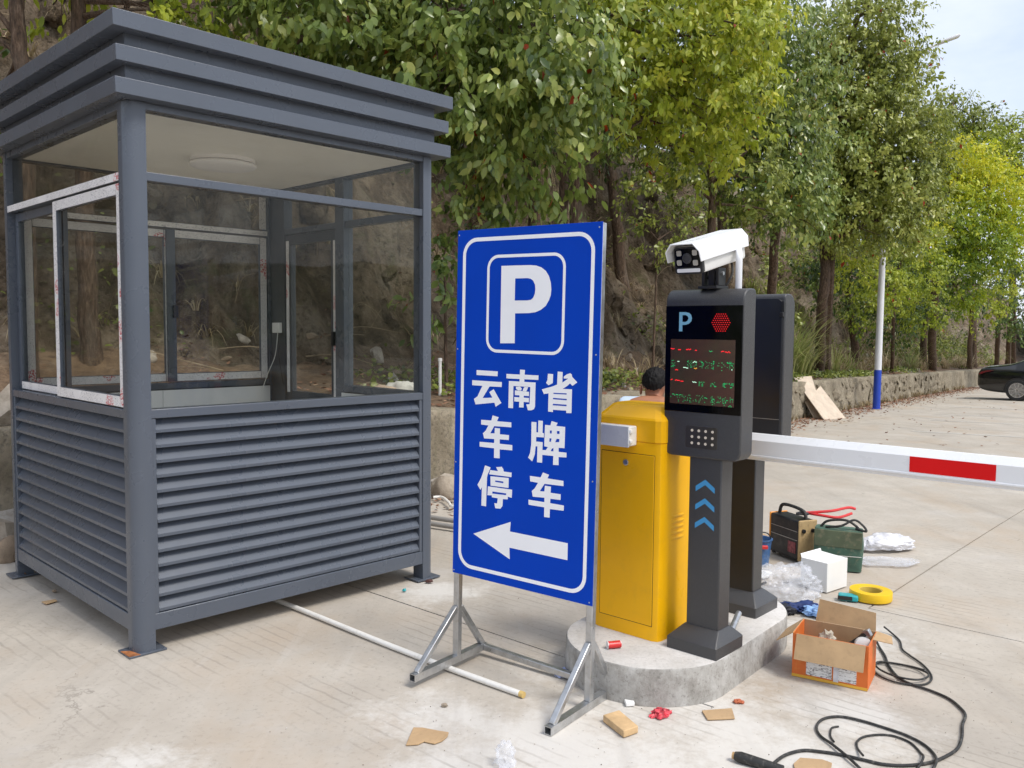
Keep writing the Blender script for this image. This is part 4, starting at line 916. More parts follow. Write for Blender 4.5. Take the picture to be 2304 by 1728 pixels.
def retaining_wall():
    t = tag(empty('retaining_wall', (*wall_at(20)[0], 0)), 'low rough stone retaining wall along the foot of the slope', 'wall')
    o = t.location; rnd = random.Random(12)
    ss = np.arange(3.0, WS[-1]-1, 0.16); hh = [-0.06, 0.0, 0.08, 0.18, 0.30, 0.42, 0.54, 0.66, 0.735]
    V = []; nh = len(hh)+2
    for s in ss:
        p, d, n = wall_at(s); g = gz(p.x, p.y)
        for h in hh:
            q = p - n*(0.05 + 0.06*(1-h) + 0.045*mnoise.fractal((s*2.2, h*4, 2), 0.9, 2.2, 4)); V.append((q.x-o.x, q.y-o.y, g+h))
        top = 0.75 + 0.04*mnoise.noise((s*1.1, 4, 4))
        for w in (0.03, 0.36):
            q = p + n*w; V.append((q.x-o.x, q.y-o.y, g+top))
    mb = MB(); mb.v = V
    mb.f = [(i*nh+j, (i+1)*nh+j, (i+1)*nh+j+1, i*nh+j+1) for i in range(len(ss)-1) for j in range(nh-1)]; mb.mi = [0]*len(mb.f)
    mb.build('wall_body', MAT['wall_stone'], t, smooth=True, angle=180)
    protos = [rock_mesh(i, 0.16, 'wall_stone') for i in range(6)]
    k = 0
    for s in np.arange(16.5, 46, 0.36):
        for row in range(3):
            if rnd.random() < 0.25: continue
            p, d, n = wall_at(s + rnd.uniform(-0.12, 0.12)); h = 0.12+0.24*row + rnd.uniform(-0.05, 0.05)
            q = p - n*(0.05+0.06*(1-h))
            b = link_mesh('stone', protos[k % 6], t, (q.x-o.x, q.y-o.y, gz(p.x, p.y)+h)); b.rotation_euler = (rnd.uniform(-.4, .4), rnd.uniform(-.4, .4), math.atan2(d.y, d.x)+rnd.uniform(-.3, .3))
            f = rnd.uniform(0.65, 1.15); b.scale = (f*1.1, f*0.24, f*0.72); k += 1
    return t
def rock_mesh(seed, r, mat='rubble', sub=2, rough=0.45):
    bm = bmesh.new(); bmesh.ops.create_icosphere(bm, subdivisions=sub, radius=r)
    for v in bm.verts:
        n = v.co.normalized()
        f = 1 + rough*mnoise.noise((n.x*1.5+seed*7.3, n.y*1.5, n.z*1.5)) + 0.12*mnoise.noise((n.x*5+seed, n.y*5, n.z*5))
        v.co = n*r*f
    me = bpy.data.meshes.new('stone'); 
    bm.to_mesh(me); bm.free(); me.materials.append(MAT[mat]); me.polygons.foreach_set('use_smooth', [True]*len(me.polygons)); me.set_sharp_from_angle(angle=R(38)); return me
retaining_wall()

# ---------------------------------------------------------------- leaves, grass
def quads_mesh(name, V, F, mat, tone, parent=None, loc=None):
    me = bpy.data.meshes.new(name); nv, nf = len(V), len(F)
    me.vertices.add(nv); me.vertices.foreach_set('co', np.asarray(V, np.float32).ravel())
    k = F.shape[1]; me.loops.add(nf*k); me.loops.foreach_set('vertex_index', F.astype(np.int32).ravel())
    me.polygons.add(nf); me.polygons.foreach_set('loop_start', np.arange(0, nf*k, k, dtype=np.int32))
    me.update(calc_edges=True)
    a = me.attributes.new('tone', 'FLOAT', 'POINT'); a.data.foreach_set('value', np.asarray(tone, np.float32))
    me.materials.append(mat); me.polygons.foreach_set('use_smooth', [True]*nf)
    o = bpy.data.objects.new(name, me); COL.objects.link(o)
    if parent: o.parent = parent
    if loc is not None: o.location = loc
    return o
def nrm(a): return a/np.maximum(np.linalg.norm(a, axis=-1, keepdims=True), 1e-9)
def leaves(P, D, N, L, Wd, tone, curl=0.12):
    """P bases, D axes, N normals, L lengths -> 5-vertex folded leaves"""
    n = len(P); D = nrm(D); S = nrm(np.cross(D, N)); N2 = np.cross(S, D); L = L[:, None]; Wd = Wd[:, None]
    v = np.empty((n, 6, 3))
    v[:, 0] = P; v[:, 1] = P + D*L*0.42 + S*Wd*0.5 + N2*L*0.05; v[:, 2] = P + D*L*0.45 - N2*L*curl*0.3
    v[:, 3] = P + D*L*0.42 - S*Wd*0.5 + N2*L*0.05; v[:, 4] = P + D*L - N2*L*curl; v[:, 5] = P + D*L*0.8 + N2*0
    v = v[:, :5]
    b = (np.arange(n)*5)[:, None]
    F = np.concatenate([b+np.array([[0, 1, 4, 2]]), b+np.array([[0, 2, 4, 3]])], 0)
    return v.reshape(-1, 3), F, np.repeat(tone, 5)
def leaves_fine(P, D, N, L, Wd, tone, rng):
    """ovate leaves with a folded midrib and a drooping tip"""
    n = len(P); D = nrm(D); S = nrm(np.cross(D, N)); N2 = np.cross(S, D); L = L[:, None]; h = Wd[:, None]*.5
    cu = rng.uniform(.02, .22, n)[:, None]; fo = rng.uniform(.0, .28, n)[:, None]
    def pt(u, w): return P + D*L*u + S*h*w + N2*(L*(-cu*u*u) + h*abs(w)*fo)
    v = np.stack([pt(0, 0), pt(.24, .80), pt(.60, .86), pt(.24, -.80), pt(.60, -.86), pt(.27, 0), pt(.62, 0), pt(1.0, 0)], 1)
    b = (np.arange(n)*8)[:, None]
    F = np.concatenate([b+np.array([q]) for q in ([0, 1, 5], [0, 5, 3], [1, 2, 6], [1, 6, 5], [5, 6, 4], [5, 4, 3], [2, 7, 6], [6, 7, 4])], 0)
    return v.reshape(-1, 3), F, np.repeat(tone, 8)
def crown_arrays(blobs, rng, leaf=0.1, dens=1.0, droop=0.6, tone_sd=0.16, fine=False):
    Ps, Ds, Ns, Ls, Ts = [], [], [], [], []
    for bl in blobs:
        c, r = np.array(bl[0]), bl[1]; tb = bl[2] if len(bl) > 2 else 0.6
        ncl = max(6, int(dens*64*(r/0.6)**2*(0.1/leaf)**1.2))
        u = nrm(rng.normal(size=(ncl, 3))); rad = r*(rng.uniform(0.25, 1.0, ncl)**0.45)*(1+0.22*rng.normal(size=ncl))
        cc = c + u*rad[:, None]*np.array([1.08, 1.08, 0.88])
        for k in range(ncl):
            out = u[k]; m = int(rng.integers(12, 24)); ax = nrm(out*np.array([1, 1, 0.5]) + rng.normal(size=3)*0.45 + np.array([0, 0, -0.22*droop]))
            ln = leaf*rng.uniform(2.0, 4.2)
            tt = rng.uniform(0, 1, m); base = cc[k] + ax*(tt*ln)[:, None] + rng.normal(size=(m, 3))*leaf*0.35
            D = nrm(ax*0.5 + rng.normal(size=(m, 3))*0.55 + np.array([0, 0, -droop*1.15]))
            N = nrm(np.array([0, 0, 0.6]) + out*1.15 + rng.normal(size=(m, 3))*0.38)
            Ps.append(base); Ds.append(D); Ns.append(N); Ls.append(leaf*rng.uniform(0.45, 1.2, m))
            ct = tb + rng.normal()*tone_sd*0.8
            T = np.clip(ct + rng.normal(size=m)*tone_sd, 0.02, 0.955)
            T = np.where(rng.uniform(size=m) < 0.005, 0.999, T); Ts.append(T)
    P, D, N, L, T = map(np.concatenate, (Ps, Ds, Ns, Ls, Ts))
    if fine: return leaves_fine(P, D, N, L, L*rng.uniform(0.46, 0.62, len(L)), T, rng)
    return leaves(P, D, N, L, L*rng.uniform(0.46, 0.62, len(L)), T)
def tree(name, label, trunk, r0, blobs, mat, leaf, seed, dens=1.0, limbs=True, droop=0.6, group=None, forks=None, cat='tree', tone_sd=0.16):
    """trunk: list of points from the ground up; blobs: (centre, radius[, tone])"""
    rng = np.random.default_rng(seed); rnd = random.Random(seed)
    base = Vector(trunk[0]); t = tag(empty(name, base), label, cat, group)
    loc = lambda p: Vector(p) - base
    mb = MB(); path = catmull([loc(p) for p in trunk], 6); n = len(path)
    for i in range(1, n): path[i] = path[i] + Vector((rnd.uniform(-1, 1), rnd.uniform(-1, 1), 0))*r0*0.16
    path[0].z -= 0.15
    mb.tube(path, [r0*(1.25 if i == 0 else 1.0)*(1-0.55*i/(n-1)) for i in range(n)], 12, cap=True)
    for fk in (forks or []):
        pp = catmull([loc(p) for p in fk[0]], 6); m_ = len(pp); mb.tube(pp, [fk[1]*(1-0.7*i/(m_-1)) for i in range(m_)], 8)
    if limbs:
        for bl in blobs:
            c = loc(bl[0]); k = min(range(n), key=lambda i: (path[i]-c).length + (0.4*abs(i-n*0.7)/n)); k = max(int(n*0.45), k); s = path[k]
            mid = s.lerp(c, 0.5) + Vector((rnd.uniform(-.2, .2), rnd.uniform(-.2, .2), rnd.uniform(-.05, .25)))*bl[1]
            pp = catmull([s, mid, c], 6); r1 = max(0.012, r0*0.34); mb.tube(pp, [r1*(1-0.75*i/(len(pp)-1)) for i in range(len(pp))], 7)
            for q in range(4):
                a = pp[len(pp)*2//3]; d = Vector((rnd.gauss(0, 1), rnd.gauss(0, 1), rnd.gauss(0.1, .6))).normalized()*bl[1]*rnd.uniform(.6, 1.0)
                p2 = catmull([a, a+d*0.5+Vector((0, 0, .08)), c+d], 4); mb.tube(p2, [r1*0.35*(1-0.7*i/(len(p2)-1)) for i in range(len(p2))], 5)
    mb.build('trunk', MAT['bark'], t, smooth=True)
    V, F, T = crown_arrays([(tuple(loc(b[0])), *b[1:]) for b in blobs], rng, leaf, dens, droop, tone_sd, fine=base.y < 15)
    cr_ = quads_mesh('crown', V, F, mat, T, t)
    return t
def onhill(px, depth, lift=0.0):
    """point on the terrace or slope under photo column px at a given distance"""
    p = at(px, 740, depth); s, tt = wall_coords(p.x, p.y)
    while tt < .55 and depth < 60: depth += .2; p = at(px, 740, depth); s, tt = wall_coords(p.x, p.y)
    return Vector((p.x, p.y, hill_z(s, max(0.3, tt)) + lift if tt > 0 else gz(p.x, p.y)))
B = lambda l: [(tuple(at(q[0], q[1], q[2])), *q[3:]) for q in l]
def trees():
    ld, ly, lo_, lb = MAT['leaf_dark'], MAT['leaf_yellowgreen'], MAT['leaf_olive'], MAT['leaf_bright']
    # left, behind the booth: trunks in view, crowns mostly above the frame
    tree('tree', 'brown tree trunk at the upper left corner beyond the booth roof', [onhill(60, 7.4), at(55, 300, 7.35), at(45, 90, 7.3), at(35, -120, 7.3), at(40, -330, 7.3)], 0.085,
         B([(40, -380, 7.3, .8), (-150, -300, 7.2, .7), (190, -330, 7.4, .7), (15, 175, 7.6, .22, .4), (30, 260, 7.9, .25, .3)]), ld, .12, 11,
         forks=[([at(48, 95, 7.3), at(5, 40, 7.25), at(-60, -40, 7.2)], .035), ([at(50, 130, 7.3), at(0, 90, 7.3), at(-40, 70, 7.2)], .028)])
    tree('tree', 'brown tree trunk rising behind the booth roof, second from the left', [onhill(205, 7.9), at(195, 600, 7.85), at(190, 300, 7.8), at(178, 40, 7.8), at(170, -160, 7.8), at(200, -330, 7.8)], 0.095,
         B([(230, -340, 7.8, .8), (430, -280, 7.9, .8), (390, -30, 7.7, .28, .45), (330, 22, 7.6, .16, .4), (440, 30, 7.9, .2, .4), (120, 10, 8.1, .22, .6), (240, -10, 8.1, .2, .6)]), ly, .11, 12, dens=.8)
    # the dark tree leaning over the booth
    tree('tree', 'dark green broad-leaved tree with crown hanging over the booth roof corner', [onhill(1190, 10.4), at(1192, 640, 10.3), at(1198, 430, 10.1), at(1150, 230, 9.6), at(1060, 60, 9.0), at(960, -120, 8.8)], 0.09,
         B([(560, -30, 8.7, .5), (630, 20, 8.6, .5, .55), (720, 60, 8.4, .55), (820, 40, 8.3, .6), (790, 110, 8.3, .35, .55), (900, 150, 8.2, .5), (1010, 60, 8.2, .65), (1000, 200, 8.25, .4), (1060, 230, 8.3, .5), (1150, 100, 8.2, .65), (1140, 270, 8.5, .5), (1240, 60, 8.4, .65), (1240, 210, 8.5, .55),
            (1100, 380, 8.8, .33), (1020, 320, 8.8, .25, .4), (1210, 390, 9.0, .36), (1290, 150, 8.9, .5, .6), (1310, 280, 9.3, .25, .6), (1080, 300, 9.6, .5, .25), (960, 120, 9.4, .7, .25), (900, -170, 8.7, .8), (1150, -180, 8.6, .8), (650, -180, 8.9, .8)]), ld, .122, 21, dens=1.25, droop=.75,  # blobs high above the frame are added to cast shade
         forks=[([at(1080, 90, 9.0), at(880, 60, 8.7), at(690, 70, 8.6), at(560, 30, 8.6)], .05), ([at(690, 72, 8.6), at(660, 105, 8.6), at(640, 125, 8.7)], .03)])
    # yellow green tree with twin trunk
    tree('tree', 'yellow green tree with twin brown trunks behind the top of the blue sign', [onhill(1268, 10.9), at(1268, 640, 10.8), at(1266, 460, 10.8), at(1272, 320, 10.7), at(1300, 150, 10.5), at(1340, -40, 10.4)], 0.078,
         B([(1370, 70, 10.3, .7), (1500, 50, 10.3, .8), (1620, 80, 10.4, .75), (1440, 180, 10.3, .6), (1340, 190, 10.6, .45, .4), (1570, 190, 10.3, .65), (1665, 190, 10.6, .42, .6), (1530, 290, 10.6, .5), (1640, 290, 10.8, .45, .6), (1590, 350, 10.8, .3), (1400, 270, 11.2, .4, .3), (1690, 60, 10.8, .4, .7), (1400, -140, 10.6, .9), (1600, -130, 10.6, .9)]), ly, .098, 22, dens=1.15, droop=.7,
         forks=[([onhill(1297, 10.8), at(1294, 640, 10.7), at(1292, 460, 10.7), at(1310, 300, 10.6), at(1345, 190, 10.5), at(1352, 60, 10.4)], .075), ([at(1320, 360, 10.6), at(1400, 300, 10.5), at(1490, 240, 10.4)], .032), ([at(1345, 195, 10.5), at(1400, 172, 10.4), at(1510, 140, 10.3)], .026)])
    tree('tree', 'olive green tree forking just above the white camera', [onhill(1597, 14.2), at(1598, 640, 14.1), at(1602, 430, 14.0), at(1590, 330, 14.0), at(1610, 180, 14.0)], 0.085,
         B([(1470, 390, 13.6, .42, .35), (1420, 430, 13.4, .2, .35), (1550, 380, 13.8, .5, .35), (1690, 400, 13.6, .55, .45), (1640, 250, 14.2, .9, .4), (1480, 290, 14.4, .9, .3), (1720, 470, 13.6, .4, .4), (1560, 150, 14.6, 1.1, .35), (1370, 300, 14.4, .5, .3)]), lo_, .10, 23, dens=.8,
         forks=[([at(1604, 440, 14.0), at(1640, 380, 13.9), at(1690, 330, 13.8)], .05), ([at(1600, 450, 14.0), at(1540, 400, 13.8), at(1440, 370, 13.6)], .035)])
    tree('tree', 'tall green tree between the yellow green tree and the pole', [onhill(1735, 16.0), at(1740, 600, 15.6), at(1750, 380, 15.3), at(1750, 100, 15.2)], 0.10,
         B([(1740, 60, 15, .8), (1765, 190, 15, .85), (1770, 310, 14.8, .8), (1765, 430, 14.6, .65), (1700, 440, 14.6, .5, .4), (1800, 420, 15, .5), (1720, 250, 15.2, .7, .35), (1800, 500, 14.8, .4), (1700, 130, 15.3, .7, .4), (1665, 330, 15.0, .5, .4), (1750, 350, 15.6, .9, .3)]), ld, .11, 24, dens=1.4, droop=.85)
    tree('tree', 'large olive tree with reddish trunk standing just left of the white pole', [onhill(1846, 19.0), at(1850, 700, 19), at(1857, 560, 19), at(1850, 400, 19), at(1880, 200, 19), at(1930, 40, 19)], 0.13,
         B([(1900, 60, 19, .85), (1960, 40, 19, .85), (1960, 140, 19, 1.0), (1850, 170, 19, .85), (2010, 130, 19.2, .55), (1900, 280, 18.8, 1.1), (2000, 260, 18.8, 1.0), (1980, 390, 18.6, 1.1), (1860, 400, 18.7, .9), (2050, 380, 18.8, .7), (1940, 490, 18.6, .9), (2040, 480, 18.8, .7), (1850, 510, 18.8, .5), (2060, 290, 19.4, .5), (1800, 330, 19.3, .5), (1920, 200, 19.6, 1.1, .3), (1990, 320, 19.6, 1.2, .3), (1880, 460, 19.4, .9, .3), (2010, 440, 19.4, .9, .3)]), lo_, .115, 25, dens=1.5,
         forks=[([onhill(1862, 19.1), at(1868, 640, 19.1), at(1880, 545, 19), at(1930, 420, 18.8), at(1990, 300, 18.7)], .10), ([at(1868, 545, 19), at(1960, 500, 18.6), at(2030, 480, 18.6)], .05)])
    # right, along the wall
    tree('tree', 'bright yellow green tree at the right edge behind the parked car', [onhill(2100, 29.5), at(2104, 640, 29.3), at(2112, 520, 29), at(2140, 400, 28.8)], 0.16,
         B([(2130, 420, 28.3, .9, .6), (2190, 380, 28.5, .9, .75), (2235, 420, 28.5, .9, .7), (2275, 490, 28.5, .8, .6), (2190, 480, 28, .9, .45), (2140, 520, 28, .9, .3), (2210, 560, 28, .9, .3), (2255, 570, 28.2, .7, .45), (2160, 600, 28, .7, .2), (2100, 500, 27.4, .5, .7), (2085, 545, 27.2, .45, .7), (2095, 590, 27.4, .5, .3), (2140, 350, 28.5, .6, .85), (2170, 680, 28.2, .5, .3)]), lb, .125, 26, dens=1.3, tone_sd=.12)
    tree('tree', 'small yellow green tree with thin dark trunk beside the car boot', [onhill(2184, 33), at(2186, 720, 33), at(2190, 640, 33)], 0.12,
         B([(2215, 690, 32.5, .8, .6), (2180, 640, 33, .9, .4), (2240, 650, 33, .8, .5)]), ly, .12, 27, dens=.6)
    tree('tree', 'dark green rounded tree right above the roof of the car', [onhill(2246, 37), at(2247, 720, 37), at(2250, 640, 37)], 0.13,
         B([(2285, 640, 36, 1.1, .4), (2270, 720, 36, .8, .3), (2310, 700, 36, 1.0, .35), (2250, 600, 37, 1.0, .45), (2300, 560, 36, 1.2, .5)]), ld, .14, 28, dens=.6)
    tree('tree', 'slender sapling with pale bare stem just right of the white pole', [onhill(2010, 24.5), at(2012, 700, 24.5), at(2018, 620, 24.4), at(2040, 560, 24.3)], 0.06,
         B([(1990, 640, 22.5, .7, .5), (2050, 610, 24, .9, .45), (1925, 600, 21.5, .55, .6), (2075, 690, 25, .7, .4), (1950, 690, 22, .5, .3), (2050, 540, 24.5, .8, .4), (1910, 560, 21.5, .5, .6)]), ly, .105, 29, dens=1.1)
    # hill woods above, one tree at a time
    specs = [('broad green hill tree showing at the right skyline below the clouds', 2195, 42, [(2190, 270, 41, 1.0, .35), (2130, 245, 40, .9, .35), (2185, 330, 41, 1.4, .3), (2125, 290, 40, 1.2, .35)], lo_, .20),
             ('pale rounded hill tree at the right edge under the sky', 2285, 46, [(2280, 300, 45, 1.0, .6), (2240, 275, 46, .5, .6), (2310, 320, 45, 1.1, .5)], lo_, .20),
             ('green hill tree behind the bright yellow green one', 2270, 40, [(2290, 360, 38, 1.8, .5), (2220, 370, 38, 1.5, .5), (2160, 350, 39, 1.4, .35), (2300, 460, 37, 1.8, .45)], ly, .17),
             ('dark hill tree filling the gap left of the bright tree', 2080, 33, [(2090, 420, 32, 1.6, .2), (2080, 560, 32, 1.5, .2), (2120, 640, 32, 1.3, .2), (2060, 680, 31, 1.0, .2)], ld, .15),
             ('dark hill tree behind the white pole', 1930, 27, [(1900, 620, 26, 1.2, .15), (1960, 560, 26.5, 1.4, .15), (1990, 700, 26, 1.0, .15), (1860, 560, 26, .8, .15)], ld, .14),
             ('shaded hill tree high behind the twin trunked tree', 1400, 18.5, [(1340, 140, 18, 1.3, .2), (1480, 120, 18.5, 1.4, .2), (1420, 260, 18, 1.0, .2), (1250, 220, 17, 1.1, .15), (1380, -40, 18.5, 1.6, .2)], ld, .13),
             ('shaded hill tree high behind the dark overhanging crown', 1020, 14.5, [(1050, 120, 14, 1.2, .15), (900, 60, 13.6, 1.1, .15), (1150, 220, 14, .9, .15), (1180, 60, 14, 1.2, .15)], ld, .13),
             ('shaded hill tree above the booth roof', 690, 13.5, [(680, 40, 13, 1.0, .2), (560, 10, 13, .8, .2), (800, 60, 13.2, 1.0, .15), (620, -60, 13, 1.1, .2)], ld, .13),
             ('shaded hill tree behind the olive tree near the camera', 1640, 20, [(1600, 120, 19.5, 1.5, .2), (1680, 300, 19, 1.2, .2), (1560, 280, 19.5, 1.1, .15), (1720, 140, 20, 1.3, .25), (1660, -20, 20, 1.5, .25)], ld, .13)]
    for k, (lab, px, dep, bl, mat, lf) in enumerate(specs):
        b = onhill(px, dep)
        tree('hill_tree', lab, [b, b.lerp(at(bl[0][0], bl[0][1], bl[0][2]), .5)+Vector((0, 0, .3)), at(bl[0][0], bl[0][1], bl[0][2])], .14, B(bl), mat, lf, 50+k, dens=.75, group='trees growing on the hillside')
trees()

def blades(name, label, items, mat, seed, kind='stuff', cat=None):
    """items: (point, count, length, spread, droop) tufts of arching blades"""
    rng = np.random.default_rng(seed); Vs, Fs, Ts = [], [], []; off = 0; NSEG = 5
    for (p, n, L, spread, droop) in items:
        p = np.array(p); a = rng.uniform(0, 2*np.pi, n); hd = np.stack([np.cos(a), np.sin(a), np.zeros(n)], 1)
        base = p + hd*rng.uniform(0, .12*L, n)[:, None]; ln = L*rng.uniform(.5, 1.15, n); sp_ = spread*rng.uniform(.3, 1.2, n); dr_ = droop*rng.uniform(.5, 1.4, n)
        w = rng.uniform(.006, .013, n)*max(1, L); sd = np.stack([-hd[:, 1], hd[:, 0], np.zeros(n)], 1)
        tone = np.clip(rng.normal(.5, .25, n), 0, 1)
        v = np.empty((n, NSEG, 2, 3))
        for k in range(NSEG):
            u = k/(NSEG-1); pos = base + hd*(ln*sp_*u**1.3)[:, None] + np.array([0, 0, 1.0])*(ln*(u - dr_*u**2.3))[:, None]
            ww = (w*(1-u*.92))[:, None]; v[:, k, 0] = pos-sd*ww; v[:, k, 1] = pos+sd*ww
        b = off + (np.arange(n)*NSEG*2)[:, None]
        for k in range(NSEG-1): Fs.append(b+np.array([[2*k, 2*k+1, 2*k+3, 2*k+2]]))
        Vs.append(v.reshape(-1, 3)); Ts.append(np.repeat(tone, NSEG*2)); off += n*NSEG*2
    o = quads_mesh(name, np.concatenate(Vs), np.concatenate(Fs), mat, np.concatenate(Ts)); tag(o, label, cat, kind=kind); return o
def shrubs():
    for k, (lab, px, py, dep, bl, mat, lf) in enumerate((
        ('leafy green shrub beside the far booth post above the wall', 1005, 600, 9.0, [(1000, 620, 8.9, .24, .4), (1010, 540, 9.0, .2, .45), (990, 690, 8.9, .18, .4)], 'leaf_dark', .11),
        ('dark shrub with upright twigs between booth and sign top', 1060, 480, 9.8, [(1060, 470, 9.7, .3, .35), (1020, 440, 9.8, .22, .4), (1110, 500, 9.7, .25, .4), (1150, 470, 9.9, .25, .45)], 'leaf_dark', .11),
        ('small green bush on the rock left of the white camera', 1470, 560, 13.4, [(1480, 540, 13.3, .3, .5), (1520, 520, 13.5, .28, .45), (1440, 510, 13.5, .22, .4)], 'leaf_olive', .08),
        ('green bush on the bank behind the rear terminal', 1720, 700, 16.8, [(1720, 690, 16.8, .35, .3), (1760, 720, 16.6, .3, .35)], 'leaf_olive', .09))):
        b = onhill(px, dep); b = Vector((b.x, b.y, min(b.z, at(px, py, dep).z-.2)))
        tree('shrub', lab, [b, b.lerp(at(bl[0][0], bl[0][1], bl[0][2]), .6), at(bl[0][0], bl[0][1], bl[0][2])], .022, B(bl), MAT[mat], lf, 90+k, dens=.8, cat='shrub')
shrubs()
def slope_pt(s, t, lift=0.0):
    p, d, n = wall_at(s); q = p+n*t; return (q.x, q.y, hill_z(s, t)+lift)
def ray_hill(px, py):
    for d in np.arange(8, 45, .12):
        p = at(px, py, float(d)); s, t_ = wall_coords(p.x, p.y)
        if t_ > .05 and p.z <= hill_z(s, t_): return p
    return at(px, py, 16)
def rocks():
    hs = [o for o in COL.objects if o.name == 'hillside'][0]; rnd = random.Random(91)
    pr = [rock_mesh(70+i, .3, 'rock_face', 3, .6) for i in range(6)]
    for k in range(130):
        s = rnd.uniform(8, 40); t_ = rnd.uniform(1.9, 6.2); p = slope_pt(s, t_)
        o = link_mesh('rock', pr[k % 6], hs, p); f = rnd.uniform(.25, 1.0)**1.3*.75; o.scale = (f*rnd.uniform(.8, 1.6), f, f*rnd.uniform(.5, .9)); o.rotation_euler = (rnd.random()*6, rnd.random()*6, rnd.random()*6)
    pr = [rock_mesh(80+i, .1, 'rubble', 2, .5) for i in range(4)]
    for k in range(90):
        s = rnd.uniform(14, 44); t_ = rnd.uniform(.3, 2.6); p = slope_pt(s, t_, .01)
        o = link_mesh('rock', pr[k % 4], hs, p); f = rnd.uniform(.3, 1.1); o.scale = (f*1.3, f, f*.7); o.rotation_euler = (rnd.random()*6, rnd.random()*6, rnd.random()*6)
rocks()
def twigs():
    rnd = random.Random(17); mb = MB()
    for k in range(240):
        s = rnd.uniform(9, 36); t_ = rnd.uniform(.8, 5.5); p = Vector(slope_pt(s, t_, .03)); L = rnd.uniform(.3, 1.1); a = rnd.uniform(0, 6.28)
        d = Vector((math.cos(a), math.sin(a), rnd.uniform(-.4, .7))).normalized()*L
        q = [p, p+d*.5+Vector((rnd.uniform(-.1, .1), rnd.uniform(-.1, .1), rnd.uniform(.02, .15))), p+d+Vector((0, 0, rnd.uniform(-.2, .1)))]
        r_ = rnd.uniform(.004, .011); pp = catmull(q, 4); mb.tube(pp, [r_*(1-.7*i/(len(pp)-1)) for i in range(len(pp))], 5)
        if rnd.random() < .6:
            e = pp[5]; dd = Vector((rnd.gauss(0, 1), rnd.gauss(0, 1), rnd.gauss(.3, .6))).normalized()*L*.4; mb.tube([e, e+dd*.5+Vector((0, 0, .03)), e+dd], [r_*.5, r_*.35, r_*.15], 4)
    o = mb.build('dead_twigs', simple('twig', (.26, .20, .13), .9, var=.4, scale=5), None, smooth=True); tag(o, 'bare dead twigs and roots on the slope', 'twigs', kind='stuff')
twigs()
def undergrowth():
    rnd = random.Random(77)
    its = []
    for (px, py, n, L) in ((1705, 700, 110, 1.5), (1735, 690, 130, 1.7), (1760, 715, 110, 1.5), (1790, 735, 90, 1.4), (1725, 740, 90, 1.3), (1690, 660, 60, 1.2), (1905, 735, 70, 1.5), (1880, 720, 60, 1.4), (1955, 745, 60, 1.4), (2060, 755, 60, 1.6)):
        its.append((ray_hill(px, py), n, L, .8, .68))
    for (px, dep, n, L) in ((1700, 16.4, 150, 2.0), (1735, 16.6, 170, 2.2), (1765, 16.9, 150, 2.1), (1790, 17.2, 120, 1.9), (1810, 17.8, 90, 1.6)):
        its.append((onhill(px, dep), n, L, .6, .55))
    for (px, dep, n, L) in ((1700, 15.5, 90, 1.5), (1740, 15.8, 90, 1.6), (1775, 16.4, 60, 1.3), (1715, 15.0, 60, 1.1), (1880, 20.2, 50, 1.4), (1910, 20.6, 50, 1.3), (2050, 27, 60, 1.6), (2240, 36, 60, 1.8)):
        its.append((onhill(px, dep), n, L, .75, .62))
    blades('tall_grass', 'arching green and straw coloured reed grass on the terrace', its, MAT['grass_green'], 5, cat='grass')
    its = []
    for (px, py, n, L) in ((1385, 365, 150, .95), (1350, 400, 60, .6), (1010, 345, 80, .6), (1175, 420, 90, .7), (1225, 390, 130, .9), (1232, 340, 90, .8), (1040, 320, 80, .7), (1560, 480, 60, .6), (1460, 470, 60, .6), (1640, 560, 60, .8)):
        p = ray_hill(px, py); its.append((p, n, L, .5, 1.5))
    for k in range(150):
        s = rnd.uniform(31, 60); its.append((slope_pt(s, rnd.uniform(.5, 3.2)), 34, rnd.uniform(.8, 1.5), .8, .75))
    for k in range(120):
        s = rnd.uniform(20, 48); its.append((slope_pt(s, rnd.uniform(.6, 2.6)), 26, rnd.uniform(.35, .8), .6, .55))
    for k in range(320):
        s = rnd.uniform(8, 40); t_ = rnd.uniform(2.2, 6.5); its.append((slope_pt(s, t_), 16, rnd.uniform(.25, .55), .8, 1.0))
    for k in range(170):
        s = rnd.uniform(22, 50); p, d, n = wall_at(s); q = p-n*rnd.uniform(.06, .16); its.append(((q.x, q.y, gz(q.x, q.y)), 14, rnd.uniform(.15, .35), .5, .5))
    blades('dry_grass', 'dry straw coloured grass on the slope and along the wall', its, MAT['grass_dry'], 6, cat='grass')
    # scrub covering the slope beyond the near rock face
    rng = np.random.default_rng(19); blobs = []
    for k in range(150):
        s = rng.uniform(30, 66); t_ = rng.uniform(1.3, 6.0); p = slope_pt(s, t_); r_ = rng.uniform(.3, .75)*(1+.012*(s-30)); blobs.append(((p[0], p[1], p[2]+.25*r_), r_, rng.uniform(.1, .6)))
    for k in range(26):
        s = rng.uniform(10, 30); t_ = rng.uniform(5.0, 8.5); p = slope_pt(s, t_); r_ = rng.uniform(.4, .8); blobs.append(((p[0], p[1], p[2]+.3*r_), r_, rng.uniform(.1, .5)))
    V, F, T = crown_arrays(blobs, rng, .11, .42, .4)
    tag(quads_mesh('scrub', V, F, MAT['leaf_olive'], T), 'low green scrub growing over the slope behind the trees', 'scrub', kind='stuff')
    # ivy and creepers
    rng = np.random.default_rng(9); P = []; N = []
    def patch(s0, s1, t0, t1, n):
        for k in range(n):
            s = rng.normal((s0+s1)/2, (s1-s0)/3.2); t_ = min(max(rng.normal((t0+t1)/2, (t1-t0)/3.2), .02), 8); P.append(slope_pt(s, t_, rng.uniform(.02, .14)))
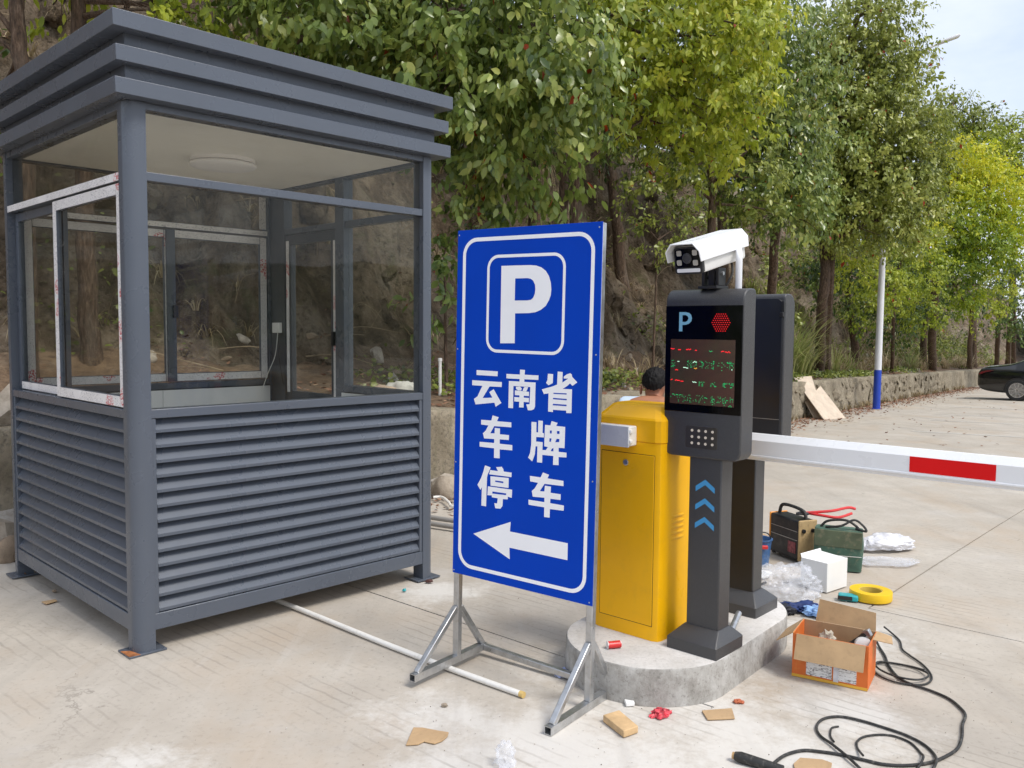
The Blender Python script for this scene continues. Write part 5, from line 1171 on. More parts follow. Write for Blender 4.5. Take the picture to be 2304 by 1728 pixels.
    def patch_px(px, dep, ds, t0, t1, n):
        q = at(px, 800, dep); s, _ = wall_coords(q.x, q.y); patch(s-ds, s+ds, t0, t1, n)
    patch_px(1400, 11.4, 1.1, .5, 1.3, 1500); patch_px(1780, 17.5, 1.2, .05, .8, 1300); patch_px(1890, 20.5, 1.3, .1, .8, 1200); patch_px(1950, 22.5, 1.2, .05, .6, 900); patch_px(2080, 28, 2.0, .2, 1.2, 900)
    patch_px(1040, 9.0, .9, .4, 1.6, 500); patch_px(1700, 15.6, 1.0, .3, 1.2, 700)
    for k in range(24): s = rng.uniform(9, 34); t_ = rng.uniform(2.4, 6.5); patch(s-.5, s+.5, t_-.4, t_+.4, 130)
    P = np.array(P); n = len(P); D = nrm(rng.normal(size=(n, 3))*np.array([1, 1, .5])); Nn = nrm(rng.normal(size=(n, 3))*.5+np.array([.3, -.5, 1]))
    L = rng.uniform(.04, .085, n); V, F, T = leaves_fine(P, D, Nn, L, L*.75, np.clip(rng.normal(.3, .2, n), 0, .95), rng)
    tag(quads_mesh('creeper', V, F, MAT['leaf_olive'], T), 'green creeping plants over the wall top and rock', 'creeper', kind='stuff')
    # fallen leaves on terrace and along the wall foot
    P = []
    for k in range(5200):
        s = rng.uniform(14, 46); P.append(slope_pt(s, abs(rng.normal(.2, 1.0))+.1, .02))
    for k in range(4200):
        s = rng.uniform(22, 52); p, d, nn = wall_at(s); t_ = .14+abs(rng.normal(0, .38)); q = p-nn*t_; P.append((q.x, q.y, gz(q.x, q.y)+.008+.015*rng.random()))
    for k in range(1500):
        s = rng.uniform(12, 22); p, d, nn = wall_at(s); t_ = .14+abs(rng.normal(0, .4)); q = p-nn*t_; P.append((q.x, q.y, gz(q.x, q.y)+.008+.015*rng.random()))
    for k in range(420):
        x = rng.uniform(2.5, 16); y = rng.uniform(9, 26)
        s, t_ = wall_coords(x, y)
        if t_ < -.2: P.append((x, y, gz(x, y)+.008))
    P = np.array(P); n = len(P); a = rng.uniform(0, 6.28, n); D = np.stack([np.cos(a), np.sin(a), rng.normal(0, .15, n)], 1); Nn = nrm(rng.normal(size=(n, 3))*.35+np.array([0, 0, 1]))
    L = rng.uniform(.04, .085, n); V, F, T = leaves(P, D, Nn, L, L*.5, np.clip(rng.normal(.5, .25, n), 0, 1), -.15)
    tag(quads_mesh('leaf_litter', V, F, MAT['litter'], T), 'fallen brown leaves along the wall foot and on the terrace', 'leaves', kind='stuff')
undergrowth()
# ---------------------------------------------------------------- things further off
def gpt(px, py, z=0.0):
    d = FWD + RIGHT*((px-W_PX/2)/F_PX) - UPV*((py-H_PX/2)/F_PX)
    return Vector((0, 0, CAM_H)) + d*((z-CAM_H)/d.z)
def street_pole():
    p = at(1972, 908, 20.6); g = gz(p.x, p.y)
    t = tag(empty('street_lamp', (p.x, p.y, g)), 'white lamp pole with blue painted foot in front of the stone wall', 'lamp pole')
    lean = Vector((0.004, 0, 1))
    MB().tube([(0, 0, 0.0), (0.006, 0, 0.95)], [0.088, 0.085], 20).build('blue_foot', MAT['pole_blue'], t, smooth=True)
    MB().tube([(0.006, 0, 0.95), (0.04, 0, 8.1)], [0.082, 0.055], 20).build('pole', MAT['pole_white'], t, smooth=True)
    MB().lathe([(0.13, 0), (0.13, 0.02), (0.09, 0.03)], 16).build('base_flange', MAT['pole_blue'], t, smooth=True)
    MB().tube([(0.04, 0, 7.95), (0.5, -0.15, 8.35), (1.1, -0.3, 8.6)], 0.03, 10).build('arm', MAT['pole_white'], t, smooth=True)
    MB().bar((1.0, -0.27, 8.57), (1.45, -0.38, 8.72), 0.20, 0.06).build('lamp_head', MAT['pole_white'], t, bevel=0.02)
    MB().box(-0.02, 0.14, -0.06, -0.04, 6.9, 7.9).build('banner', simple('banner', (0.30, 0.52, 0.80), 0.5), t)
street_pole()
def boards():
    # two sheets of board leaning on the wall, tops slid to the left
    for k, (lab, cs) in enumerate((('pale beige board leaning on the stone wall, front of two', [(1855, 946, 16.75), (1903, 938, 17.3), (1846, 868, 17.7), (1836, 879, 17.5), (1826, 846, 17.75), (1786, 849, 17.35)]),
                                   ('narrow board half hidden behind the front board at the wall', [(1833, 945, 17.0), (1848, 944, 17.1), (1806, 862, 17.55), (1786, 856, 17.45)]))):
        P = [at(*c) for c in cs]; o = Vector(P[0]); g = gz(o.x, o.y); o.z = g
        for q in (0, 1): P[q].z = gz(P[q].x, P[q].y)+.004
        t = tag(empty('leaning_board', o), lab, 'board')
        nrm_ = (P[1]-P[0]).cross(P[-1]-P[0]).normalized()*-.014
        V = [p-o for p in P]; V2 = [p-o+nrm_ for p in P]; n_ = len(V)
        MB().add(V+V2, [tuple(range(n_)), tuple(range(2*n_-1, n_-1, -1))]+[(i, (i+1) % n_, n_+(i+1) % n_, n_+i) for i in range(n_)]).build('sheet', simple('board_beige%d' % k, (0.60, 0.50, 0.40), 0.8, dirt=((0.42, 0.32, 0.22), .4)), t)
boards()

def car():
    wc = at(2291, 872, 25.3); g = gz(wc.x, wc.y)
    o = Vector((wc.x, wc.y, 0)) - EV*1.19 + DV*0.80
    t = tag(empty('parked_car', (o.x, o.y, gz(o.x, o.y)), PHI), 'black saloon car parked at the right edge with its boot towards the wall', 'car')
    t.location.z = g
    # x, half width, z bottom, z belt, z top, half width top
    S = [(0.02, .62, .42, .62, .66, .60), (0.10, .78, .30, .74, .90, .70), (.22, .84, .24, .80, .985, .74), (.45, .88, .20, .82, 1.02, .76), (.85, .90, .18, .84, 1.065, .76), (1.10, .91, .18, .86, 1.14, .72), (1.40, .915, .18, .87, 1.30, .64), (1.75, .915, .18, .88, 1.425, .60), (2.3, .915, .18, .88, 1.47, .60), (2.8, .915, .18, .88, 1.44, .60), (3.2, .915, .18, .88, 1.27, .64), (3.55, .91, .18, .88, 1.06, .74), (4.0, .90, .19, .84, .97, .78), (4.45, .86, .21, .78, .87, .74), (4.72, .76, .26, .66, .74, .64), (4.82, .60, .34, .56, .60, .5)]
    mb = MB(); ring = []
    for (x, w, zb, zm, zt, wt) in S:
        pts = [(-w*.90, zb), (-w*.985, zb+.10), (-w, (zb+zm)/2), (-w*.985, zm), (-(wt+.06) if zt > 1.1 else -wt*1.04, zm+(zt-zm)*.55), (-wt, zt-.02), (-wt*.6, zt), (0, zt+.01)]
        pts = pts + [(-y, z) for y, z in pts[-2::-1]]
        ring.append([(x, y, z) for y, z in pts])
    n = len(ring[0])
    for r_ in ring: mb.v += r_
    for i in range(len(ring)-1):
        for k in range(n):
            mb.f.append((i*n+k, i*n+(k+1) % n, (i+1)*n+(k+1) % n, (i+1)*n+k)); mb.mi.append(1 if (3 <= k <= 4 or n-6 <= k <= n-5) and 5 <= i <= 9 else 0)
    mb.f += [tuple(range(n-1, -1, -1)), tuple(range((len(ring)-1)*n, len(ring)*n))]; mb.mi += [0, 0]
    b = mb.build('body', [MAT['car_black'], MAT['car_glass']], t, smooth=True, angle=50)
    sb = b.modifiers.new('sub', 'SUBSURF'); sb.levels = 1; sb.render_levels = 2
    for x in (1.19, 3.95):
        for s in (-1, 1):
            w = empty('wheel', (x, s*.838, .318)); w.parent = t
            def yl(prof, nm, mat, nseg=36):
                m_ = MB().lathe(prof, nseg); m_.v = [(a, s*c, b_) for a, b_, c in m_.v]; return m_.build(nm, mat, w, smooth=True)
            yl([(.20, -.10), (.30, -.10), (.318, -.07), (.318, .07), (.302, .105), (.225, .112), (.222, .095)], 'tyre', MAT['tyre'])
            yl([(.222, .09), (.225, .108), (.212, .104), (.205, .06), (.02, .05)], 'rim', simple_once('rim_dark', (.03, .03, .03), .5))
            m_ = MB()
            for q in range(10):
                a = 2*math.pi*q/10; m_.bar((math.cos(a)*.03, s*.095, math.sin(a)*.03), (math.cos(a+.12)*.212, s*.103, math.sin(a+.12)*.212), .022, .012, up=(0, 1, 0))
            m_.build('spokes', MAT['rim'], w)
            yl([(.222, .100), (.222, .112), (.204, .112), (.204, .100)], 'rim_ring', MAT['rim'])
            # dark wheel arch
            m_ = MB()
            def arch(u, v):
                a = math.pi*(1.08*u-.04); r_ = .365; return (x+r_*math.cos(a), s*(.918 - .30*v), .318+r_*math.sin(a))
            m_.grid(arch, 18, 2); m_.build('wheel_arch', MAT['black_plastic'], t)
            m_ = MB(); m_.add([(x+.365*math.cos(R(a)), s*.9185, .318+.365*math.sin(R(a))) for a in range(-12, 193, 12)], [tuple(range(18))]); m_.build('arch_shade_disc', MAT['black_plastic'], t)  # flat black disc paints in the dark of the open arch
    for s in (-1, 1):
        m_ = MB(); pr = [(.13, .765), (.20, .835), (.38, .885), (.52, .872), (.46, .855), (.30, .815), (.19, .76), (.15, .742)]
        m_.prism([(a, b_) for a, b_ in pr], 'y', s*.80, s*.905); m_.build('tail_light', MAT['tail_red'], t, bevel=.01)
        m_ = MB().bar((.20, s*.905, .905), (3.4, s*.925, .86), .012, .02); m_.build('side_crease', MAT['car_black'], t)
car()

def person():
    hc = at(1475, 872, 5.85)
    t = empty('person', (hc.x-.05, hc.y-.14, 0), R(-18)); tag(t, 'person in pale blue shirt crouching behind the yellow barrier cabinet, head bowed', 'person')
    sc_ = hc.z/1.02
    def skin(name, verts, edges, radii, mat, root=0, sub=2):
        me = bpy.data.meshes.new(name); me.from_pydata([tuple(Vector(v)*sc_) for v in verts], edges, []); me.materials.append(mat)
        o = bpy.data.objects.new(name, me); COL.objects.link(o); o.parent = t
        m_ = o.modifiers.new('skin', 'SKIN'); m_.use_smooth_shade = True
        for i, sv in enumerate(me.skin_vertices[0].data):
            r_ = radii[i]; sv.radius = (r_[0]*sc_, r_[1]*sc_) if isinstance(r_, tuple) else (r_*sc_, r_*sc_); sv.use_root = (i == root)
        s_ = o.modifiers.new('sub', 'SUBSURF'); s_.levels = 1; s_.render_levels = sub
        return o
    # facing +Y, squatting, arms reaching forward
    Vb = [(0, -.10, .30), (0, -.06, .45), (0, 0, .66), (0, .02, .89), (0, .085, .93), (0, .115, .955), (0, .145, .99), (0, .155, 1.07), (0, .15, 1.12)]
    Rb = [(.15, .12), (.135, .10), (.15, .105), (.12, .085), (.055, .055), (.058, .062), (.074, .088), (.072, .086), (.045, .05)]
    Eb = [(i, i+1) for i in range(8)]
    def chain(start, pts, rad):
        prev = start
        for p, r_ in zip(pts, rad): Vb.append(p); Rb.append(r_); Eb.append((prev, len(Vb)-1)); prev = len(Vb)-1
        return prev
    for s in (-1, 1):
        chain(3, [(s*.17, .02, .90), (s*.25, .14, .62), (s*.17, .36, .50), (s*.15, .43, .49)], [.062, .048, .036, .028])
        hand = len(Vb)-1
        for k, (dx, ln) in enumerate(((-.028, .075), (-.010, .088), (.010, .085), (.028, .07))):
            chain(hand, [(s*.15+dx, .47, .485), (s*.15+dx*1.2, .47+ln*.6, .475), (s*.15+dx*1.2, .47+ln, .45)], [.012, .009, .008])
        chain(hand, [(s*.15-s*.045, .455, .485), (s*.15-s*.06, .49, .47)], [.012, .009])
        chain(0, [(s*.12, -.08, .28), (s*.19, .28, .44), (s*.15, .10, .09), (s*.15, .06, .05), (s*.16, .26, .03)], [.095, .068, .045, .04, .035])
    skin('body', Vb, Eb, Rb, MAT['skin'])
    Vs = [(0, -.10, .36), (0, -.06, .46), (0, 0, .66), (0, .01, .875), (0, .05, .905)]; Rs = [(.165, .135), (.155, .12), (.168, .122), (.14, .10), (.07, .065)]; Es = [(0, 1), (1, 2), (2, 3), (3, 4)]
    for s in (-1, 1):
        Vs += [(s*.165, .02, .905), (s*.225, .10, .74), (s*.25, .135, .63)]; Rs += [.078, .068, .064]; k = len(Vs); Es += [(3, k-3), (k-3, k-2), (k-2, k-1)]
    skin('shirt', Vs, Es, Rs, MAT['shirt'])
    Vt = [(0, -.10, .30), (0, -.09, .36)]; Rt = [(.165, .135), (.16, .13)]; Et = [(0, 1)]
    for s in (-1, 1):
        Vt += [(s*.12, -.08, .28), (s*.19, .28, .44), (s*.155, .12, .14)]; Rt += [.11, .082, .058]; k = len(Vt); Et += [(0, k-3), (k-3, k-2), (k-2, k-1)]
    skin('trousers', Vt, Et, Rt, MAT['trousers'])
    # hair cap following the skull, nape lower than brow
    mb = MB()
    def hp(u, v):
        a = 2*math.pi*u; th = v*R(84 + 26*max(0, -math.sin(a))**1.5 + 5*mnoise.noise((math.cos(a)*6, math.sin(a)*6, 1)) - 10*max(0, math.sin(a)))
        x, y, z = math.sin(th)*math.cos(a)*.088, math.sin(th)*math.sin(a)*.104, math.cos(th)*.112
        f = 1+.05*mnoise.noise((x*40, y*40, z*30))+.07*mnoise.noise((x*140, y*140, z*25))+.03*mnoise.noise((x*300, y*300, z*90))
        return tuple(Vector((x*f, .148+y*f, 1.045+z*f))*sc_)
    mb.grid(hp, 96, 36, closed_u=True); mb.build('hair', MAT['hair'], t, smooth=True, angle=180)
    for s in (-1, 1):
        bm = MB().lathe([(.004, -.03), (.016, -.022), (.021, 0), (.018, .02), (.006, .03)], 12); bm.v = [tuple(Vector((s*(.090+.45*x), .125+y, 1.0+z))*sc_) for x, y, z in bm.v]
        bm.build('ear', MAT['skin'], t, smooth=True)
    nb = MB().lathe([(.016, -.02), (.012, 0), (.004, .022)], 8); nb.v = [tuple(Vector((x, .245+y*.8, .985+z))*sc_) for x, y, z in nb.v]; nb.build('nose', MAT['skin'], t, smooth=True)
person()

# ---------------------------------------------------------------- tools and litter on the lot
def obox(name, lab, cat, corner, ang, lx, ly, lz, z=0.0):
    t = tag(empty(name, (corner[0], corner[1], z), ang), lab, cat); return t
def welder():
    t = obox('welding_machine', 'black welding machine with tan end plate among the tools', 'welder', (1.795, 5.25), 0.36, .13, .27, .27)
    c = MB().box(0.004, .134, .004, .285, .012, .262).build('case', simple('welder_black', (.012, .013, .016), .4, dirt=((.12, .11, .1), .4)), t, bevel=.012, seg=3)
    MB().box(.0, .138, -.006, .008, .008, .266).build('end_plate', MAT['khaki_side'], t, bevel=.006)
    MB().box(.0, .138, .280, .292, .008, .266).build('rear_plate', MAT['orange_plastic'], t, bevel=.006)
    MB().tube(catmull([(.07, .02, .262), (.07, .04, .31), (.07, .15, .325), (.07, .25, .315), (.07, .275, .262)], 6), .011, 8).build('handle', MAT['black_rubber'], t, smooth=True)
    for z in (.19, .135): MB().box(.0005, .004, .015, .27, z, z+.003).build('seam', MAT['steel'], c)
    MB().box(.0, .004, .03, .10, .05, .12).build('rating_label', simple('rating_label', (.25, .06, .07), .5, var=.6, scale=60), c)
    for x in (.03, .10): MB().lathe([(.013, 0), (.013, .012), (.007, .014)], 12).build('knob', MAT['black_plastic'], t, smooth=True, loc=(x, -.006, .2)).rotation_euler = (R(90), 0, 0)
    for x, y in ((.02, .03), (.12, .03), (.02, .26), (.12, .26)): MB().box(x-.01, x+.01, y-.01, y+.01, 0, .013).build('rubber_foot', MAT['black_rubber'], t)
welder()
def bolt_cutter():
    t = tag(empty('bolt_cutter', (1.93, 5.33, .295)), 'red handled bolt cutter lying across the black machine and green case', 'cutter')
    MB().tube(catmull([(-.07, .02, 0), (0, 0, .01), (.10, -.01, .022), (.22, .05, .03), (.27, .06, .02)], 6), .009, 8).build('handle', MAT['red_plastic'], t, smooth=True)
    MB().tube(catmull([(-.06, .03, 0), (.03, -.03, -.005), (.12, -.05, -.012), (.22, -.01, .006)], 6), .009, 8).build('handle', MAT['red_plastic'], t, smooth=True)
    MB().prism([(-.13, 0), (-.09, -.02), (-.05, -.012), (-.05, .035), (-.09, .04)], 'z', -.008, .008).build('jaw', MAT['dark_metal'], t, bevel=.003)
bolt_cutter()
def green_case():
    t = obox('tool_bag', 'worn green canvas tool case standing behind the white box', 'tool case', (2.105, 5.04), -.43, 0, 0, 0)
    mb = MB()
    def fn(u, v):
        a = 2*math.pi*u; x = math.copysign(abs(math.cos(a))**.35, math.cos(a))*.135; y = math.copysign(abs(math.sin(a))**.35, math.sin(a))*.065
        b = 1+.05*math.sin(math.pi*v)+.03*mnoise.noise((x*20, y*20, v*4)); return (-.135+x*b, .065+y*b, .245*v)
    mb.grid(fn, 40, 10, closed_u=True); mb.f.append(tuple(range(360, 400))); mb.mi.append(0)
    mb.build('body', MAT['green_bag'], t, smooth=True, angle=60)
    MB().box(-.272, .002, -.006, .004, .14, .243).build('flap', simple('bag_flap', (.10, .125, .075), .8, var=.3, dirt=((.3, .26, .17), .6)), t, bevel=.004)
    MB().tube([(-.27, -.003, .085), (0, -.004, .095)], .0018, 5).build('cord', MAT['pipe_white'], t)
    MB().tube(catmull([(-.24, .06, .245), (-.2, .06, .285), (-.1, .055, .30), (-.04, .06, .27), (-.02, .06, .245)], 6), .008, 7).build('handle', MAT['black_rubber'], t, smooth=True)
    MB().tube(catmull([(-.21, .04, .25), (-.12, .01, .272), (-.05, .03, .31), (.0, .04, .28), (.02, .02, .25), (-.04, .05, .255)], 6), .007, 7).build('strap', MAT['black_rubber'], t, smooth=True)
green_case()
def white_box():
    t = obox('white_carton', 'plain white carton standing open behind the cardboard box', 'carton', (1.753, 4.644), .669, 0, 0, 0)
    W, D_, H_, k = .205, .165, .165, .003; pw = MAT['paper_white']
    for a in ((0, W, 0, k), (0, W, D_-k, D_), (0, k, k, D_-k), (W-k, W, k, D_-k)): MB().box(a[0], a[1], a[2], a[3], 0, H_).build('side_panel', pw, t, bevel=.001)
    MB().box(k, W-k, k, D_-k, .12, .124).build('inner_flap', pw, t)
    f = MB().box(.002, W-.002, 0, .003, 0, .022).build('flap', pw, t, loc=(0, D_-.003, H_)); f.rotation_euler = (R(-20), 0, 0)
    f = MB().box(.004, W-.004, .004, D_-.006, 0, .002).build('flap', pw, t, loc=(0, 0, H_-.012)); f.rotation_euler = (R(3), R(-2), 0)
white_box()
def crumple(name, lab, cat, loc, size, mat, seed, sub=4, rough=.5, freq=3.0, fold=.25, kind=None, rz=0):
    bm = bmesh.new(); bmesh.ops.create_icosphere(bm, subdivisions=sub, radius=1)
    for v in bm.verts:
        n = v.co.normalized()
        f = 1 + rough*mnoise.noise((n.x*freq*.5+seed*3.1, n.y*freq*.5, n.z*freq*.5)) + fold*(abs(mnoise.noise((n.x*freq+seed, n.y*freq, n.z*freq)))-.25) + fold*.6*(abs(mnoise.noise((n.x*freq*2.3, n.y*freq*2.3+seed, n.z*freq*2.3)))-.2)
        v.co = Vector((n.x*size[0]*f, n.y*size[1]*f, max(-.35, n.z)*size[2]*f))
    zmin = min(v.co.z for v in bm.verts)
    for v in bm.verts: v.co.z -= zmin
    me = bpy.data.meshes.new(name); bm.to_mesh(me); bm.free(); me.materials.append(mat)
    me.polygons.foreach_set('use_smooth', [True]*len(me.polygons)); me.set_sharp_from_angle(angle=R(50))
    o = link_mesh(name, me, None, loc, rz); tag(o, lab, cat); return o
def filmy(name, c, alpha):
    t = NT(name); v = t.pos(obj=True); t.col(c); t.rough(.22); t.p.inputs['Specular IOR Level'].default_value = .6
    tr = t.n('ShaderNodeBsdfTransparent'); mx = t.n('ShaderNodeMixShader')
    t.l(t.ramp(t.noise(v, 14, 5), [(.3, alpha*.6), (.7, min(1, alpha*1.4))]), mx.inputs[0]); t.l(tr.outputs[0], mx.inputs[1]); t.l(t.p.outputs[0], mx.inputs[2]); t.l(mx.outputs[0], t.out.inputs[0])
    t.bump(t.noise(v, 30, 5), .5, .01); MAT[name] = t.m
filmy('film_clear', (.82, .84, .90), .26); filmy('film_milky', (.80, .80, .84), .9)
crumple('plastic_wrap', 'crumpled clear plastic wrap between the carton and the island', 'plastic wrap', (1.50, 4.60, .002), (.22, .15, .12), MAT['film_clear'], 3, sub=5, rough=.3, freq=3.5, fold=.30, rz=.5)
crumple('plastic_bag', 'white plastic bag lying to the right of the green case', 'bag', (2.50, 5.62, .002), (.19, .10, .065), MAT['film_milky'], 5, sub=5, rough=.3, freq=2.4, fold=.24, rz=.2)
crumple('plastic_sheet', 'flat scrap of clear plastic on the ground below the white bag', 'plastic sheet', (2.36, 5.28, .002), (.19, .10, .012), MAT['film_clear'], 6, sub=4, rough=.3, freq=4, fold=.4)
crumple('blue_rag', 'dark blue cloth between the island and the cardboard box', 'rag', (1.50, 4.33, .002), (.085, .05, .03), simple('rag_blue', (.01, .03, .13), .7, var=.4, scale=20), 7, fold=.5)
crumple('work_glove', 'black glove lying beside the dark blue cloth at the island', 'glove', (1.39, 4.30, .002), (.06, .05, .032), simple('glove_black', (.012, .013, .02), .6, var=.3), 8, fold=.5, sub=4)
crumple('light_blue_wrap', 'light blue plastic scrap behind the left flap of the cardboard box', 'plastic scrap', (1.57, 4.27, .002), (.06, .05, .03), simple('wrap_blue', (.25, .42, .75), .4, var=.4, scale=30), 9, fold=.5)
def tape_roll():
    c = gpt(1959, 1338, .02)
    t = tag(empty('tape_roll', (c.x, c.y, 0)), 'large roll of yellow tape lying on the concrete', 'tape roll')
    MB().lathe([(.062, .002), (.108, .002), (.1095, .006), (.1095, .044), (.108, .048), (.062, .048), (.060, .044), (.060, .006), (.062, .002)], 48).build('tape', MAT['tape_yellow'], t, smooth=True)
    MB().lathe([(.0555, .003), (.0598, .003), (.0598, .046), (.0555, .046), (.0555, .003)], 40).build('core', simple('tape_core', (.72, .52, .10), .6), t, smooth=True)
tape_roll()
def small_tools():
    c = gpt(1908, 1350, .0); t = tag(empty('teal_pouch', (c.x, c.y, 0), -.35), 'small teal package beside the yellow tape roll', 'package')
    MB().box(-.05, .05, -.03, .03, .001, .032).build('pack', MAT['teal_paint'], t, bevel=.008, seg=3); MB().box(-.053, .02, -.031, -.0295, .006, .028).build('pack_label', MAT['black_plastic'], t)
    c = gpt(1706, 1268, 0); t = tag(empty('parts_bucket', (c.x, c.y, 0)), 'blue bucket of parts with red clip left of the black machine', 'bucket')
    MB().lathe([(.055, .0), (.062, .004), (.078, .15), (.084, .155), (.084, .162), (.074, .162), (.060, .01), (.01, .008)], 28).build('bucket', MAT['blue_plastic'], t, smooth=True)
    MB().lathe([(.071, .12), (.05, .135), (.01, .142)], 20).build('contents', simple('bucket_parts', (.25, .28, .33), .4, var=.8, scale=60), t, smooth=True)
    MB().bar((-.06, -.08, .125), (.03, -.088, .125), .02, .022).build('clip', MAT['red_plastic'], t, bevel=.004)
    MB().tube(catmull([(-.08, 0, .15), (-.04, -.03, .20), (.04, -.03, .20), (.08, 0, .15)], 6), .004, 6).build('bail', MAT['black_rubber'], t, smooth=True)
    c = gpt(1702, 1296, 0); t = tag(empty('foam_sheet', (c.x, c.y, 0), .4), 'white foam sheet lying in front of the blue bucket', 'foam sheet')
    MB().prism([(-.12, -.05), (.02, -.07), (.10, -.02), (.08, .05), (-.10, .06)], 'z', .002, .018).build('sheet', MAT['paper_white'], t, bevel=.004)
    c = gpt(1692, 1325, 0); t = tag(empty('green_dustpan', (c.x, c.y, 0), .2), 'green plastic pan partly hidden behind the rear terminal column', 'dustpan')
    MB().box(-.09, .05, -.05, .05, .002, .006).box(-.09, .05, .046, .05, .006, .045).box(-.09, -.086, -.05, .046, .006, .04).build('pan', MAT['green_plastic'], t, bevel=.002)
    MB().tube([(.05, .0, .02), (.085, .0, .035)], .007, 8).build('grip', MAT['black_plastic'], t, smooth=True)
    c = gpt(1695, 1210, 0); t = tag(empty('kraft_sheet', (c.x, c.y, 0), .2), 'sheet of kraft card on the ground behind the blue bucket', 'card')
    MB().prism([(-.16, -.06), (.13, -.08), (.12, .08), (-.15, .10)], 'z', .002, .006).build('sheet', MAT['card'], t)
    MB().prism([(-.13, -.01), (.05, -.03), (.04, .05), (-.12, .06)], 'z', .0065, .02).build('dark_part', MAT['black_plastic'], t, bevel=.003)
small_tools()

def carton():
    a = Vector((1.199, 3.524, 0)); b = Vector((1.443, 3.352, 0)); W = (b-a).length; ang = math.atan2(b.y-a.y, b.x-a.x) + R(4); a = b - Vector((math.cos(ang), math.sin(ang), 0))*W
    t = tag(empty('cardboard_box', a, ang), 'open brown cardboard box with orange base full of tools beside the island', 'cardboard box')
    D_, H_, k = .205, .185, .004; cd, co = MAT['card'], MAT['card_orange']
    def side(x0, x1, y0, y1, z0, z1, m_=cd, nm='side_panel'): return MB().box(x0, x1, y0, y1, z0, z1).build(nm, m_, t, bevel=.001)
    fp = side(0, W, 0, k, 0, H_, co); side(0, W, D_-k, D_, 0, H_); side(0, k, k, D_-k, 0, H_, co); side(W-k, W, k, D_-k, 0, H_, co); side(k, W-k, k, D_-k, 0, k)
    MB().box(.0, W, -.0008, .0002, 0.0, .012).build('yellow_band', simple('band_yellow', (.75, .42, .05), .6), fp)
    pr = NT('label_print'); v = pr.pos(obj=True, scale=(1, 1, 3.2)); l1 = pr.ramp(pr.noise(v, 95, 2, .6), [(.50, 0.0), (.53, 1.0)]); l2 = pr.ramp(pr.noise(pr.pos(obj=True, scale=(.4, 1, 3)), 40, 2), [(.48, 0), (.52, 1)])
    pr.col(pr.mix(pr.math('MULTIPLY', pr.math('MULTIPLY', l1, l2), .85), (.76, .76, .75), (.09, .07, .07))); pr.rough(.6)
    for x0, x1 in ((.058, .160), (.178, .255)): MB().box(x0, x1, -.0014, -.0002, .018, .088).build('paper_label', pr.m, fp)
    MB().box(.166, .186, -.0022, -.0015, .012, .125).build('tape_strip', MAT['film_milky'], fp)
    # flaps: front one folded down, rear one standing, side ones splayed
    f = MB().box(.016, W-.012, -.003, 0, 0, .105).build('flap', cd, t, loc=(0, -.002, H_)); f.rotation_euler = (R(155), 0, 0)
    f = MB().prism([(.05, 0), (W-.004, 0), (W-.008, .075), (.06, .095)], 'y', -.0015, .0015).build('flap', cd, t, loc=(0, D_, H_)); f.rotation_euler = (R(-14), 0, 0)
    f = MB().prism([(.0, 0), (D_, 0), (D_-.015, .085), (.03, .095)], 'x', -.0015, .0015).build('flap', cd, t, loc=(0, 0, H_)); f.rotation_euler = (0, R(-128), 0)
    f = MB().prism([(.09, 0), (D_, 0), (D_-.01, .06), (.11, .075)], 'x', -.0015, .0015).build('flap', cd, t, loc=(W, 0, H_)); f.rotation_euler = (0, R(98), 0)
    cx = lambda u, v, z: t.matrix_basis @ Vector((u, v, z))
    M_ = Matrix.Translation(a) @ Matrix.Rotation(ang, 4, 'Z')
    def tool(name, lab, cat, u, v, z, rot): o = empty(name, M_ @ Vector((u, v, z)), 0); o.rotation_euler = rot; return tag(o, lab, cat)
    o = tool('pliers', 'yellow handled pliers sticking up in the cardboard box', 'pliers', .16, .10, .125, (R(50), 0, ang+R(30)))
    for s in (-1, 1): MB().tube(catmull([(s*.004, 0, 0), (s*.018, 0, -.04), (s*.012, 0, -.09)], 5), .007, 8).build('grip', MAT['orange_plastic'], o, smooth=True)
    MB().prism([(-.009, 0), (.009, 0), (.004, .055), (-.004, .055)], 'y', -.004, .004).build('jaw', MAT['dark_metal'], o, bevel=.002)
    o = tool('cutting_tool', 'black rubber gripped tool in the cardboard box', 'tool', .215, .11, .15, (R(15), R(60), ang))
    MB().tube(catmull([(0, 0, -.07), (.01, .01, -.02), (0, .02, .03), (-.015, .02, .07)], 6), [.013]*19, 10).build('grip', MAT['black_rubber'], o, smooth=True); MB().box(-.03, .0, .01, .03, .06, .09).build('tip', MAT['steel'], o, bevel=.003)
    o = tool('measuring_tape', 'pale grey measuring reel at the right side in the cardboard box', 'reel', .262, .10, .150, (R(80), 0, ang+R(20)))
    MB().lathe([(.02, -.015), (.034, -.013), (.036, 0), (.034, .013), (.02, .015)], 24).build('reel_case', MAT['white_plastic'], o, smooth=True)
    o = tool('leather_glove', 'tan glove tip poking out in the cardboard box', 'glove', .115, .11, .14, (0, 0, ang)); crumple_child(o)
    o = tool('grinder', 'dark power tool lying at the left in the cardboard box', 'power tool', .07, .10, .10, (0, R(80), ang+R(20)))
    MB().tube([(0, 0, -.06), (0, 0, .02), (0, 0, .05)], [.022, .026, .018], 14).build('tool_body', MAT['dark_metal'], o, smooth=True)
    MB().lathe([(.01, .05), (.04, .052), (.04, .056), (.01, .058)], 24).build('disc', MAT['steel'], o, smooth=True)
